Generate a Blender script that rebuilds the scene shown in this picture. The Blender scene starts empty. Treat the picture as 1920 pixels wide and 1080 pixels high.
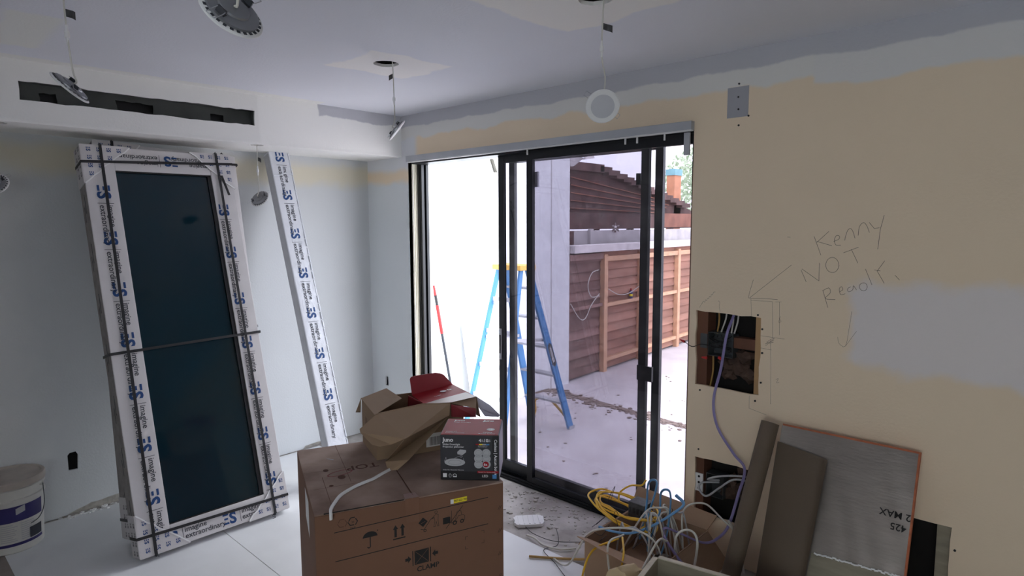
import bpy, bmesh, math, random
from mathutils import Vector, Matrix
from mathutils.geometry import tessellate_polygon

rnd = random.Random(7)
scene = bpy.context.scene
COL = scene.collection

# ------------------------------------------------------------------ camera, sky, exposure
CAM_POS = Vector((4.161, -2.8105, 1.6304))
PITCH, ROLL, YAW, FPX = 0.1014, -0.0039, 0.7543, 1177.24
fw = Vector((-math.sin(YAW) * math.cos(PITCH), math.cos(YAW) * math.cos(PITCH), -math.sin(PITCH)))
r0 = Vector((math.cos(YAW), math.sin(YAW), 0)); u0 = r0.cross(fw)
RT = r0 * math.cos(ROLL) + u0 * math.sin(ROLL)
UP = -r0 * math.sin(ROLL) + u0 * math.cos(ROLL)
cd = bpy.data.cameras.new('camera'); cam = bpy.data.objects.new('camera', cd); COL.objects.link(cam)
cd.sensor_width = 36; cd.lens = FPX / 1920 * 36; cd.clip_start = 0.02; cd.clip_end = 200
cam.matrix_world = Matrix(((RT.x, UP.x, -fw.x, CAM_POS.x), (RT.y, UP.y, -fw.y, CAM_POS.y),
                           (RT.z, UP.z, -fw.z, CAM_POS.z), (0, 0, 0, 1)))
scene.camera = cam

SKY = 2.4
world = bpy.data.worlds.new('overcast_sky'); scene.world = world; world.use_nodes = True
nt = world.node_tree; nt.nodes.clear()
wo = nt.nodes.new('ShaderNodeOutputWorld'); bg = nt.nodes.new('ShaderNodeBackground')
tc = nt.nodes.new('ShaderNodeTexCoord'); nz = nt.nodes.new('ShaderNodeTexNoise'); cr = nt.nodes.new('ShaderNodeValToRGB')
nz.inputs['Scale'].default_value = 2.2; nz.inputs['Detail'].default_value = 5
cr.color_ramp.elements[0].position = .35; cr.color_ramp.elements[0].color = (.78, .85, 1.0, 1)
cr.color_ramp.elements[1].position = .62; cr.color_ramp.elements[1].color = (1.0, 1.0, 1.0, 1)
nt.links.new(tc.outputs['Generated'], nz.inputs['Vector']); nt.links.new(nz.outputs['Fac'], cr.inputs['Fac'])
nt.links.new(cr.outputs['Color'], bg.inputs['Color']); bg.inputs['Strength'].default_value = SKY
nt.links.new(bg.outputs['Background'], wo.inputs['Surface'])
vs = scene.view_settings
scene.display_settings.display_device = 'sRGB'
vs.view_transform = 'Standard'; vs.look = 'None'; vs.gamma = 1.0; vs.exposure = 1.85; vs.use_curve_mapping = False
scene.cycles.diffuse_bounces = 8

# ------------------------------------------------------------------ materials
def lin(c):
    return tuple(((x / 255) / 12.92 if x / 255 <= .04045 else ((x / 255 + .055) / 1.055) ** 2.4) for x in c)
MATS = {}
def M(name, rgb, rough=.7, metal=0., var=.12, scale=6., bump=.0, bscale=40., spec=.5, rgb2=None, stretch=None, detail=4):
    """principled material; colour varied by noise between two tones, optional fine relief"""
    m = bpy.data.materials.new(name); m.use_nodes = True
    n = m.node_tree; b = n.nodes['Principled BSDF']
    c1 = lin(rgb); c2 = lin(rgb2) if rgb2 else tuple(max(0, x * (1 - 2 * var)) for x in c1)
    t = n.nodes.new('ShaderNodeTexCoord'); mp = n.nodes.new('ShaderNodeMapping')
    if stretch: mp.inputs['Scale'].default_value = stretch
    no = n.nodes.new('ShaderNodeTexNoise'); no.inputs['Scale'].default_value = scale; no.inputs['Detail'].default_value = detail
    ra = n.nodes.new('ShaderNodeValToRGB')
    ra.color_ramp.elements[0].position = .32; ra.color_ramp.elements[0].color = (*c2, 1)
    ra.color_ramp.elements[1].position = .66; ra.color_ramp.elements[1].color = (*c1, 1)
    n.links.new(t.outputs['Object'], mp.inputs['Vector']); n.links.new(mp.outputs['Vector'], no.inputs['Vector'])
    n.links.new(no.outputs['Fac'], ra.inputs['Fac']); n.links.new(ra.outputs['Color'], b.inputs['Base Color'])
    b.inputs['Roughness'].default_value = rough; b.inputs['Metallic'].default_value = metal
    b.inputs['Specular IOR Level'].default_value = spec
    if bump:
        n2 = n.nodes.new('ShaderNodeTexNoise'); n2.inputs['Scale'].default_value = bscale; n2.inputs['Detail'].default_value = 5
        bp = n.nodes.new('ShaderNodeBump'); bp.inputs['Strength'].default_value = bump; bp.inputs['Distance'].default_value = .01
        n.links.new(mp.outputs['Vector'], n2.inputs['Vector']); n.links.new(n2.outputs['Fac'], bp.inputs['Height'])
        n.links.new(bp.outputs['Normal'], b.inputs['Normal'])
    MATS[name] = m
    return m

def paint(name, base, regions, axes, rough=.75, bump=.12):
    """wall paint: base colour plus patches (u0,u1,v0,v1,colour,wobble,soft) in metres on axes (index of u, index of v)"""
    m = M(name, base, rough, var=.02, scale=1.3, bump=bump, bscale=90, spec=.25)
    n = m.node_tree; b = n.nodes['Principled BSDF']
    src = b.inputs['Base Color'].links[0].from_socket
    t = n.nodes.new('ShaderNodeTexCoord'); no = n.nodes.new('ShaderNodeTexNoise')
    no.inputs['Scale'].default_value = 5; no.inputs['Detail'].default_value = 6
    n.links.new(t.outputs['Object'], no.inputs['Vector'])
    sx = n.nodes.new('ShaderNodeSeparateXYZ'); n.links.new(t.outputs['Object'], sx.inputs['Vector'])
    sn = n.nodes.new('ShaderNodeSeparateColor'); n.links.new(no.outputs['Color'], sn.inputs['Color'])
    def mth(op, a, c):
        k = n.nodes.new('ShaderNodeMath'); k.operation = op
        for i, x in enumerate((a, c)):
            if isinstance(x, (int, float)): k.inputs[i].default_value = x
            else: n.links.new(x, k.inputs[i])
        return k.outputs[0]
    for (a0, a1, b0, b1, colr, wob, soft) in regions:
        uu = mth('ADD', sx.outputs[axes[0]], mth('MULTIPLY', mth('SUBTRACT', sn.outputs[0], .5), wob))
        vv = mth('ADD', sx.outputs[axes[1]], mth('MULTIPLY', mth('SUBTRACT', sn.outputs[1], .5), wob))
        mk = None
        for co, e0, sg in ((uu, a0, 1), (uu, a1, -1), (vv, b0, 1), (vv, b1, -1)):
            mr = n.nodes.new('ShaderNodeMapRange'); mr.interpolation_type = 'SMOOTHSTEP'
            mr.inputs['From Min'].default_value = e0 - soft; mr.inputs['From Max'].default_value = e0 + soft
            mr.inputs['To Min'].default_value = 0 if sg > 0 else 1; mr.inputs['To Max'].default_value = 1 if sg > 0 else 0
            n.links.new(co, mr.inputs['Value'])
            mk = mr.outputs[0] if mk is None else mth('MULTIPLY', mk, mr.outputs[0])
        mx = n.nodes.new('ShaderNodeMix'); mx.data_type = 'RGBA'
        n.links.new(mk, mx.inputs['Factor']); n.links.new(src, mx.inputs['A'])
        mx.inputs['B'].default_value = (*lin(colr), 1); src = mx.outputs['Result']
    n.links.new(src, b.inputs['Base Color'])
    return m

def glass_mat(name, tint, refl=.06, rough=.02):
    m = bpy.data.materials.new(name); m.use_nodes = True; n = m.node_tree; n.nodes.clear()
    o = n.nodes.new('ShaderNodeOutputMaterial'); tr = n.nodes.new('ShaderNodeBsdfTransparent'); gl = n.nodes.new('ShaderNodeBsdfGlossy')
    df = n.nodes.new('ShaderNodeBsdfDiffuse'); df.inputs['Color'].default_value = (.75, .73, .78, 1)
    t = n.nodes.new('ShaderNodeTexCoord'); no = n.nodes.new('ShaderNodeTexNoise'); no.inputs['Scale'].default_value = 9; no.inputs['Detail'].default_value = 8
    n.links.new(t.outputs['Object'], no.inputs['Vector'])
    mr = n.nodes.new('ShaderNodeMapRange'); mr.inputs['From Min'].default_value = .45; mr.inputs['From Max'].default_value = .9
    mr.inputs['To Min'].default_value = .02; mr.inputs['To Max'].default_value = .14
    n.links.new(no.outputs['Fac'], mr.inputs['Value'])
    tr.inputs['Color'].default_value = (*tint, 1); gl.inputs['Roughness'].default_value = rough
    lw = n.nodes.new('ShaderNodeFresnel'); lw.inputs['IOR'].default_value = 1.5
    mx = n.nodes.new('ShaderNodeMixShader'); m2 = n.nodes.new('ShaderNodeMixShader')
    n.links.new(lw.outputs['Fac'], mx.inputs['Fac']); n.links.new(tr.outputs[0], mx.inputs[1]); n.links.new(gl.outputs[0], mx.inputs[2])
    n.links.new(mr.outputs[0], m2.inputs['Fac']); n.links.new(mx.outputs[0], m2.inputs[1]); n.links.new(df.outputs[0], m2.inputs[2])
    n.links.new(m2.outputs[0], o.inputs['Surface']); return m

CREAM = (226, 207, 181)
m_backwall = paint('door_wall_paint', CREAM, [
    (-1, .66, -1, 1.93, (208, 212, 214), .10, .03),            # grey white lower corner
    (-1, .60, 2.02, 3, (212, 213, 216), .06, .03),
    (.3, 4.0, 2.235, 3, (214, 212, 208), .10, .012),           # lighter primer band
    (3.25, 8, 2.20, 3, (212, 210, 208), .10, .012),
    (-1, 8, 2.315, 3, (182, 182, 188), .06, .006),             # darker primer under the ceiling
    (3.44, 4.6, 1.04, 1.385, (218, 211, 209), .20, .03),       # skim coat patch
], (0, 2))
m_leftwall = paint('left_wall_paint', (200, 203, 205), [
    (-9, 1, 1.91, 2.06, (208, 202, 184), .12, .05),
    (-9, -2.2, -1, 1.9, (212, 213, 213), .3, .15)], (1, 2))
m_soffit = paint('soffit_paint', (238, 238, 236), [
    (-.66, 1, 2.325, 3, (190, 191, 197), .08, .006), (-9, -1.05, 2.12, 3, (230, 230, 228), .05, .01)], (1, 2))
m_ceiling = paint('ceiling_paint', (220, 222, 230), [
    (1.38, 1.76, -1.13, -.70, (234, 232, 231), .16, .012),
    (2.52, 3.06, -1.35, -.74, (234, 232, 229), .14, .012),
    (.7, 1.26, -2.34, -2.16, (222, 223, 220), .10, .02), (.2, .52, -8, -.65, (224, 224, 222), .04, .008)], (0, 1))
m_plain = M('plain_wall', (226, 225, 220), .8, var=.03)
m_gyp = M('gypsum_edge', (190, 186, 178), .9, var=.15, scale=30, bump=.3)
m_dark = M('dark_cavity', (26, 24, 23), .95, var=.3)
m_olive = M('slot_lining', (92, 95, 93), .8, var=.12, scale=8)
m_black = M('black_paint', (16, 17, 20), .45, var=.2)
m_alu = M('grey_aluminium', (176, 178, 184), .45, metal=.15, var=.06)
m_frame = M('black_anodised_frame', (26, 29, 34), .38, metal=.3, var=.15, scale=12)
m_trimcream = M('cream_jamb_paint', (226, 222, 206), .6, var=.04)
m_floor = M('dusty_concrete', (188, 184, 180), .85, var=.2, scale=5, bump=.5, bscale=30, rgb2=(140, 134, 128), detail=9)
m_sheet = M('white_floor_sheet', (228, 230, 232), .5, var=.06, scale=2.5, bump=.03, detail=8)
m_bare = M('bare_concrete', (150, 140, 134), .85, var=.12, scale=8)
m_wood = M('red_brown_stud', (120, 78, 58), .75, var=.25, scale=5, stretch=(1, 1, .15))
m_woodl = M('pale_stud', (176, 142, 100), .75, var=.15, scale=6, stretch=(1, 1, .2))
m_ins = M('brown_insulation_paper', (88, 68, 58), .9, var=.3, scale=12, bump=.5, bscale=20)
m_metalbox = M('galvanised_box', (92, 98, 100), .45, metal=.6, var=.15)
m_pencil = M('pencil', (98, 92, 84), .9, var=.05)
m_screw = M('black_screw', (22, 22, 22), .5, var=.1)
m_card = M('brown_cardboard', (118, 84, 64), .8, var=.05, scale=4, bump=.04, bscale=60)
m_carddust = M('dusty_cardboard_top', (166, 144, 132), .85, var=.1, scale=5, rgb2=(116, 92, 80), detail=9)
m_card2 = M('tan_cardboard', (158, 130, 106), .8, var=.06, scale=5)
m_cardin = M('carton_inside', (144, 120, 96), .82, var=.05, scale=5)
m_tape = M('brown_tape', (118, 82, 60), .3, var=.05)
m_tapec = M('clear_tape', (150, 122, 116), .4, var=.05, spec=.3)
m_ink = M('black_ink', (28, 26, 26), .8, var=.05)
m_inkb = M('brown_ink', (92, 58, 44), .8, var=.05)
m_navy = M('navy_ink', (22, 66, 122), .7, var=.05)
m_grey = M('grey_ink', (54, 56, 64), .8, var=.05)
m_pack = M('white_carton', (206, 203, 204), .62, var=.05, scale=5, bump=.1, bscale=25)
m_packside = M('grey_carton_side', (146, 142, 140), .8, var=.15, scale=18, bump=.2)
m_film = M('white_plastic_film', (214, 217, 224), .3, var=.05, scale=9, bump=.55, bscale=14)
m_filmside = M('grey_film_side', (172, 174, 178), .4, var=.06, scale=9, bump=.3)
m_strap = M('black_strap', (32, 32, 35), .5, var=.1)
m_paneglass = M('dark_teal_pane', (8, 36, 47), .06, var=.1, scale=1, spec=.45)
m_torn = M('torn_paper_edge', (235, 235, 235), .8, var=.05)
m_white = M('white_plastic', (226, 226, 226), .5, var=.03)
m_lens = M('diffuser', (192, 193, 199), .45, var=.02)
m_cast = M('cast_aluminium', (150, 152, 156), .35, metal=.75, var=.1)
m_castd = M('dark_slots', (66, 68, 74), .5, metal=.3, var=.1)
m_wirecl = M('white_cable', (206, 204, 196), .5, var=.04)
m_tag = M('dark_tag', (72, 72, 74), .6, var=.25, scale=60)
m_bucket = M('white_bucket', (208, 206, 200), .45, var=.06, scale=10)
m_lid = M('bucket_lid', (188, 178, 168), .5, var=.1, scale=10)
m_purple = M('purple_label', (48, 42, 104), .5, var=.1)
m_red = M('red_print', (150, 28, 38), .55, var=.06, spec=.15)
m_redin = M('red_card', (142, 44, 52), .55, var=.06)
m_junoblk = M('charcoal_print', (50, 50, 56), .35, var=.03)
m_junoblk2 = M('black_print', (24, 24, 27), .35, var=.03)
m_whiteink = M('white_ink', (226, 226, 228), .5, var=.02)
m_greyink = M('light_grey_ink', (176, 176, 180), .5, var=.04)
m_blueink = M('blue_ink', (66, 130, 190), .5, var=.03)
m_yellow = M('yellow_sticker', (236, 216, 40), .5, var=.03)
m_pale = M('pale_blue_card', (196, 194, 212), .5, var=.04)
m_ylw = M('yellow_cable', (226, 178, 46), .45, var=.06)
m_blu = M('blue_cable', (96, 150, 196), .45, var=.06)
m_pur = M('purple_cable', (132, 122, 168), .5, var=.06)
m_blk = M('black_wire', (30, 28, 30), .5, var=.1)
m_tan = M('tan_cable', (186, 148, 84), .55, var=.08)
m_rednut = M('red_wire_nut', (190, 36, 36), .4, var=.06)
m_foil = M('foil', (142, 134, 129), .40, metal=.75, var=.06, scale=5, bump=.10, bscale=26, stretch=(1, 1, 5))
m_foam = M('orange_foam_edge', (190, 110, 76), .85, var=.15, scale=30, bump=.4)
m_kraftrefl = M('kraft_and_reflection_brown', (98, 84, 70), .75, var=.06, scale=4, bump=.08, bscale=120)  # kraft roll brown, also the painted reflection on the foil board
m_ply = M('grey_ply', (148, 140, 122), .75, var=.12, scale=8, stretch=(1, 1, 5))
m_plytop = M('plywood_edge', (206, 198, 180), .75, var=.1, scale=30)
# outdoors
m_extwall = M('white_stucco', (226, 229, 231), .9, var=.03, scale=3, bump=.25, bscale=60)
m_ground = M('patio_concrete', (212, 207, 207), .9, var=.06, scale=2.0, bump=.15, bscale=25, rgb2=(194, 187, 187), detail=8)
m_dirt = M('dirt', (150, 132, 122), .95, var=.25, scale=25, bump=.6)
m_fence = M('fence_boards', (178, 132, 112), .85, var=.18, scale=6, stretch=(1, .2, 1))
m_fenceb = M('fence_boards_dark', (158, 114, 96), .85, var=.18, scale=6, stretch=(1, .2, 1))
m_fenced = M('weathered_fence_boards', (150, 118, 110), .85, var=.2, scale=6, stretch=(1, .2, 1))
m_fencede = M('weathered_fence_boards_dark', (132, 102, 94), .85, var=.2, scale=6, stretch=(1, .2, 1))
m_fpost = M('fence_timber', (214, 170, 136), .8, var=.12, scale=8)
m_capw = M('white_cap_board', (228, 222, 220), .8, var=.14, scale=9)
m_conc = M('grey_block_wall', (190, 186, 186), .9, var=.12, scale=6)
m_dkwood = M('dark_brown_timber', (104, 78, 74), .85, var=.25, scale=5, bump=.2)
m_rust = M('rust_brown_timber', (146, 98, 82), .85, var=.18, scale=5)
m_chim = M('orange_brick_render', (196, 136, 104), .85, var=.1, scale=6)
m_teal = M('teal_cap', (120, 170, 180), .6, var=.1)
m_lblue = M('blue_fibreglass', (62, 126, 182), .5, var=.06)
m_lyel = M('yellow_plastic', (226, 178, 80), .5, var=.05)
m_lalu = M('ladder_aluminium', (188, 190, 194), .4, metal=.6, var=.1)
m_board = M('cream_board', (222, 214, 204), .8, var=.04)
m_leaf = M('leaves', (172, 190, 158), .7, var=.2, scale=20)
m_bark = M('bark', (96, 80, 66), .9, var=.2)
g_pane = glass_mat('tinted_door_glass', (.345, .332, .372))
g_win = glass_mat('window_glass', (.92, .94, .93))

# ------------------------------------------------------------------ mesh helpers
ROOTM = {}
def root_matrix(o):
    while o.parent: o = o.parent
    return ROOTM.get(o.name, Matrix())
def props(o, label=None, cat=None, group=None, kind=None):
    if label: o['label'] = label
    if cat: o['category'] = cat
    if group: o['group'] = group
    if kind: o['kind'] = kind
    return o
def thing(name, label, cat, loc=(0, 0, 0), rot=None, group=None):
    o = bpy.data.objects.new(name, None); COL.objects.link(o); o.empty_display_size = .05
    mt = Matrix.Translation(Vector(loc)) @ (rot.to_4x4() if rot else Matrix())
    o.matrix_world = mt; ROOTM[o.name] = mt
    return props(o, label, cat, group)

class MB:
    def __init__(s): s.v = []; s.f = []
    def add(s, vs, fs):
        k = len(s.v); s.v += [Vector(x) for x in vs]; s.f += [tuple(i + k for i in f) for f in fs]; return s
    def box(s, lo, hi, mt=None):
        P = [Vector((x, y, z)) for z in (lo[2], hi[2]) for y in (lo[1], hi[1]) for x in (lo[0], hi[0])]
        if mt: P = [mt @ p for p in P]
        return s.add(P, [(0, 2, 3, 1), (4, 5, 7, 6), (0, 1, 5, 4), (2, 6, 7, 3), (0, 4, 6, 2), (1, 3, 7, 5)])
    def bar(s, a, b, w, h, up=(0, 0, 1)):
        """rectangular bar from a to b; w across, h along up"""
        a, b = Vector(a), Vector(b); d = (b - a).normalized(); x = d.cross(Vector(up)).normalized(); y = x.cross(d)
        P = [p + x * sx * w / 2 + y * sy * h / 2 for p in (a, b) for sx, sy in ((-1, -1), (1, -1), (1, 1), (-1, 1))]
        return s.add(P, [(3, 2, 1, 0), (4, 5, 6, 7), (0, 1, 5, 4), (1, 2, 6, 5), (2, 3, 7, 6), (3, 0, 4, 7)])
    def prism(s, poly, off):
        poly = [Vector(p) for p in poly]; off = Vector(off); n = len(poly)
        tris = tessellate_polygon([poly]) if n > 4 else None
        k = len(s.v); s.v += poly + [p + off for p in poly]
        if tris:
            for t in tris: s.f.append(tuple(k + i for i in t)); s.f.append(tuple(k + n + i for i in reversed(t)))
        else:
            s.f.append(tuple(k + i for i in range(n))); s.f.append(tuple(k + n + i for i in reversed(range(n))))
        for i in range(n):
            j = (i + 1) % n; s.f.append((k + i, k + n + i, k + n + j, k + j))
        return s
    def sheet(s, outer, holes, mp, depth):
        """flat sheet with holes: 2D loops mapped by mp(u, v, d); thickness depth"""
        loops = [[Vector((a, b, 0)) for a, b in l] for l in [outer] + holes]
        tris = tessellate_polygon(loops); flat = [p for l in loops for p in l]; n = len(flat); k = len(s.v)
        s.v += [Vector(mp(p.x, p.y, 0)) for p in flat] + [Vector(mp(p.x, p.y, depth)) for p in flat]
        for t in tris: s.f.append(tuple(k + i for i in t)); s.f.append(tuple(k + n + i for i in reversed(t)))
        o = 0
        for l in loops:
            m = len(l)
            for i in range(m):
                j = (i + 1) % m; s.f.append((k + o + i, k + o + j, k + n + o + j, k + n + o + i))
            o += m
        return s
    def tube(s, pts, r, n=8, flat=1.0, up0=None):
        pts = [Vector(p) for p in pts]; k = len(s.v); N = len(pts); prev = None
        for i, p in enumerate(pts):
            d = (pts[min(i + 1, N - 1)] - pts[max(i - 1, 0)])
            d = d.normalized() if d.length > 1e-9 else Vector((0, 0, 1))
            if prev is None:
                a = Vector(up0) if up0 else (Vector((0, 0, 1)) if abs(d.z) < .9 else Vector((1, 0, 0)))
                x = (a - d * a.dot(d)).normalized()
            else:
                x = prev - d * prev.dot(d); x = x.normalized() if x.length > 1e-6 else d.orthogonal().normalized()
            prev = x; y = d.cross(x); rr = r[i] if isinstance(r, (list, tuple)) else r
            s.v += [p + x * math.cos(2 * math.pi * j / n) * rr * flat + y * math.sin(2 * math.pi * j / n) * rr for j in range(n)]
        for i in range(N - 1):
            for j in range(n):
                q = (j + 1) % n; s.f.append((k + i * n + j, k + i * n + q, k + (i + 1) * n + q, k + (i + 1) * n + j))
        s.f.append(tuple(k + j for j in reversed(range(n)))); s.f.append(tuple(k + (N - 1) * n + j for j in range(n)))
        return s
    def lathe(s, prof, n=32, mt=None, close=True):
        k = len(s.v); m = len(prof)
        for (r, z) in prof:
            for j in range(n):
                p = Vector((r * math.cos(2 * math.pi * j / n), r * math.sin(2 * math.pi * j / n), z))
                s.v.append(mt @ p if mt else p)
        for i in range(m - 1):
            for j in range(n):
                q = (j + 1) % n; s.f.append((k + i * n + j, k + i * n + q, k + (i + 1) * n + q, k + (i + 1) * n + j))
        if close:
            s.f.append(tuple(k + j for j in reversed(range(n)))); s.f.append(tuple(k + (m - 1) * n + j for j in range(n)))
        return s
    def flat(s, vf, O, ex, ey, sc=1., dx=0, dy=0):
        O, ex, ey = Vector(O), Vector(ex), Vector(ey); k = len(s.v)
        s.v += [O + ex * (x * sc + dx) + ey * (y * sc + dy) for x, y in vf[0]]
        s.f += [tuple(i + k for i in f) for f in vf[1]]; return s
    def stroke(s, pts, w, O, ex, ey):
        """flat pen line through 2D points"""
        O, ex, ey = Vector(O), Vector(ex), Vector(ey)
        for (a, b), (c, d) in zip(pts[:-1], pts[1:]):
            l = math.hypot(c - a, d - b)
            if l < 1e-7: continue
            px, py = -(d - b) / l * w / 2, (c - a) / l * w / 2; gx, gy = (c - a) / l * w * .3, (d - b) / l * w * .3
            q = [(a - gx + px, b - gy + py), (a - gx - px, b - gy - py), (c + gx - px, d + gy - py), (c + gx + px, d + gy + py)]
            s.add([O + ex * x + ey * y for x, y in q], [(0, 1, 2, 3)])
        return s
    def poly(s, pts, O, ex, ey):
        O, ex, ey = Vector(O), Vector(ex), Vector(ey); k = len(s.v)
        s.v += [O + ex * x + ey * y for x, y in pts]
        for t in tessellate_polygon([[Vector((x, y, 0)) for x, y in pts]]): s.f.append(tuple(i + k for i in t))
        return s
    def build(s, name, mat, parent=None, smooth=None, kind=None, local=False, label=None, bevel=0, fix=True):
        me = bpy.data.meshes.new(name); vs = s.v
        loc = None
        if parent is not None and not local:
            inv = root_matrix(parent).inverted(); vs = [inv @ v for v in vs]
        elif parent is None and kind != 'structure' and not local:
            n = len(vs); loc = Vector((sum(v.x for v in vs) / n, sum(v.y for v in vs) / n, min(v.z for v in vs)))
            vs = [v - loc for v in vs]
        me.from_pydata([tuple(v) for v in vs], [], s.f); me.validate()
        if fix:
            bm = bmesh.new(); bm.from_mesh(me); bmesh.ops.recalc_face_normals(bm, faces=bm.faces)
            if bevel:
                es = [e for e in bm.edges if len(e.link_faces) == 2 and e.calc_face_angle(0) > .5]
                bmesh.ops.bevel(bm, geom=es, offset=bevel, segments=2, affect='EDGES', profile=.6)
            bm.to_mesh(me); bm.free()
        me.materials.append(mat)
        if smooth is not None:
            for p in me.polygons: p.use_smooth = True
            me.set_sharp_from_angle(angle=math.radians(smooth))
        o = bpy.data.objects.new(name, me); COL.objects.link(o)
        if loc is not None: o.location = loc; ROOTM[o.name] = Matrix.Translation(loc)
        if parent is not None: o.parent = parent
        if kind: o['kind'] = kind
        if label: o['label'] = label
        return o

def spline(pts, k=8):
    P = [Vector(p) for p in pts]; P = [P[0] * 2 - P[1]] + P + [P[-1] * 2 - P[-2]]; out = []
    for i in range(1, len(P) - 2):
        a, b, c, d = P[i - 1:i + 3]
        for j in range(k):
            t = j / k
            out.append(.5 * (2 * b + (c - a) * t + (2 * a - 5 * b + 4 * c - d) * t * t + (3 * b - a - 3 * c + d) * t ** 3))
    return out + [P[-2]]
def circ(cx, cy, r, n=16, a0=0, a1=2 * math.pi, ry=None):
    return [(cx + r * math.cos(a0 + (a1 - a0) * i / n), cy + (ry or r) * math.sin(a0 + (a1 - a0) * i / n)) for i in range(n + 1)]
def rough_loop(pts, step=.03, j=.004):
    out = []
    for (a, b), (c, d) in zip(pts, pts[1:] + pts[:1]):
        l = math.hypot(c - a, d - b); n = max(1, int(l / step))
        for i in range(n):
            t = i / n; jj = j if i else 0
            out.append((a + (c - a) * t + rnd.uniform(-jj, jj), b + (d - b) * t + rnd.uniform(-jj, jj)))
    return out
_T = {}
def text2d(s, bold=0.):
    if (s, bold) in _T: return _T[(s, bold)]
    c = bpy.data.curves.new('t', 'FONT'); c.body = s; c.size = 1; c.resolution_u = 3; c.offset = bold
    o = bpy.data.objects.new('t', c); COL.objects.link(o); bpy.context.view_layer.update()
    me = bpy.data.meshes.new_from_object(o.evaluated_get(bpy.context.evaluated_depsgraph_get()))
    r = ([(v.co.x, v.co.y) for v in me.vertices], [tuple(p.vertices) for p in me.polygons])
    bpy.data.objects.remove(o); bpy.data.curves.remove(c); bpy.data.meshes.remove(me); _T[(s, bold)] = r
    return r
def twidth(vf): return max(x for x, y in vf[0]) if vf[0] else 0
def centre2(vf):
    xs = [x for x, y in vf[0]]; ys = [y for x, y in vf[0]]; cx, cy = (min(xs) + max(xs)) / 2, (min(ys) + max(ys)) / 2
    return ([(x - cx, y - cy) for x, y in vf[0]], vf[1])

# ================================================================== THE ROOM
H = 2.40
XR, YB = 6.6, -5.6          # right wall, wall behind the camera
DX0, DX1, DZ = .528, 2.711, 2.075
WT = .15
# floor
floor = MB().box((-.02, YB, -.12), (XR, .15, -.004)).build('floor', m_floor, kind='structure')
for lo, hi in (((.02, -1.527), (4.6, -.50)), ((.02, -2.375), (4.6, -1.531)), ((4.604, -2.375), (XR, -.50))):
    MB().box((lo[0], lo[1], -.004), (hi[0], hi[1], .0)).build('floor_sheet', m_sheet, floor)
MB().box((0, YB, -.004), (XR, -2.375, -.002)).build('bare_strip', m_bare, floor)
# door wall (y = 0)
up_hole = rough_loop([(2.745, 1.213), (3.06, 1.205), (3.061, .849), (2.749, .847)], .04, .004)
lo_hole = rough_loop([(2.758, .483), (3.055, .487), (3.055, .20), (2.763, .208)], .04, .004)
rt_hole = rough_loop([(3.47, .474), (3.814, .474), (3.813, .08), (3.47, .08)], .05, .003)
out_hole = [(.17, .46), (.205, .46), (.205, .39), (.17, .39)]
back_map = lambda a, b, d: (a, d, b)
wall_back = MB().sheet([(0, 0), (DX0, 0), (DX0, DZ), (DX1, DZ), (DX1, 0), (XR, 0), (XR, H + .02), (0, H + .02)],
                       [up_hole, lo_hole, rt_hole, out_hole], back_map, .014).build('wall_back', m_backwall, kind='structure')
outer = MB().sheet([(-1.3, -.6), (DX0, -.6), (DX0, DZ), (DX1, DZ), (DX1, -.6), (XR + .2, -.6), (XR + .2, H + .35), (-1.3, H + .35)], [],
                   lambda a, b, d: (a, d, b), .03)
for v in outer.v: v.y += WT - .03
outer.build('wall_outer', m_extwall, kind='structure')
MB().box((DX0, 0, -.6), (DX1, WT, -.004)).build('door_sill_slab', m_floor, kind='structure')
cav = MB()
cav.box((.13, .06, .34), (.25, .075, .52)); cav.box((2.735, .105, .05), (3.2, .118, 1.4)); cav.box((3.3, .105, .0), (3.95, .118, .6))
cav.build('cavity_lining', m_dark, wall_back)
# jamb liners of the opening
jl = MB().box((DX0 - .02, .0, 0), (DX0, WT, DZ + .02)); jl.build('trim_1', m_trimcream, kind='structure')
g = MB()
for yy in (.018, .034, .05): g.box((DX0, yy, .03), (DX0 + .006, yy + .008, DZ))
g.build('jamb_bead', m_trimcream, bpy.data.objects['trim_1'])
MB().box((DX1, .014, 0), (DX1 + .02, WT, DZ + .02)).build('trim_2', m_frame, kind='structure')
MB().box((DX0, .014, DZ), (DX1, WT, DZ + .02)).build('trim_3', m_frame, kind='structure')
# left wall (x = 0) with outlet hole and a crumbled foot
foot = [(-2.10, .0), (-2.075, .006), (-2.06, .004), (-2.03, .016), (-2.0, .026), (-1.975, .03), (-1.94, .042), (-1.90, .04), (-1.86, .046), (-1.80, .05), (-1.70, .045), (-1.60, .03), (-1.56, 0)]
wl_out = [(YB, 0)] + foot + [(-.62, 0), (-.6, .02), (-.5, .025), (-.4, .018), (-.38, 0), (0, 0), (0, H + .02), (YB, H + .02)]
wl_hole = [(-2.035, .345), (-2.025, .358), (-1.995, .360), (-1.985, .34), (-1.99, .256), (-2.034, .258)]
wall_left = MB().sheet(wl_out, [wl_hole], lambda a, b, d: (-d, a, b), .014).build('wall_left', m_leftwall, kind='structure')
MB().box((-.16, YB, -.12), (-.03, .15, H + .1)).build('wall_core', m_gyp, wall_left)
MB().box((-.029, -2.06, .235), (-.026, -1.96, .38)).build('outlet_recess', m_dark, wall_left)
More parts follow.
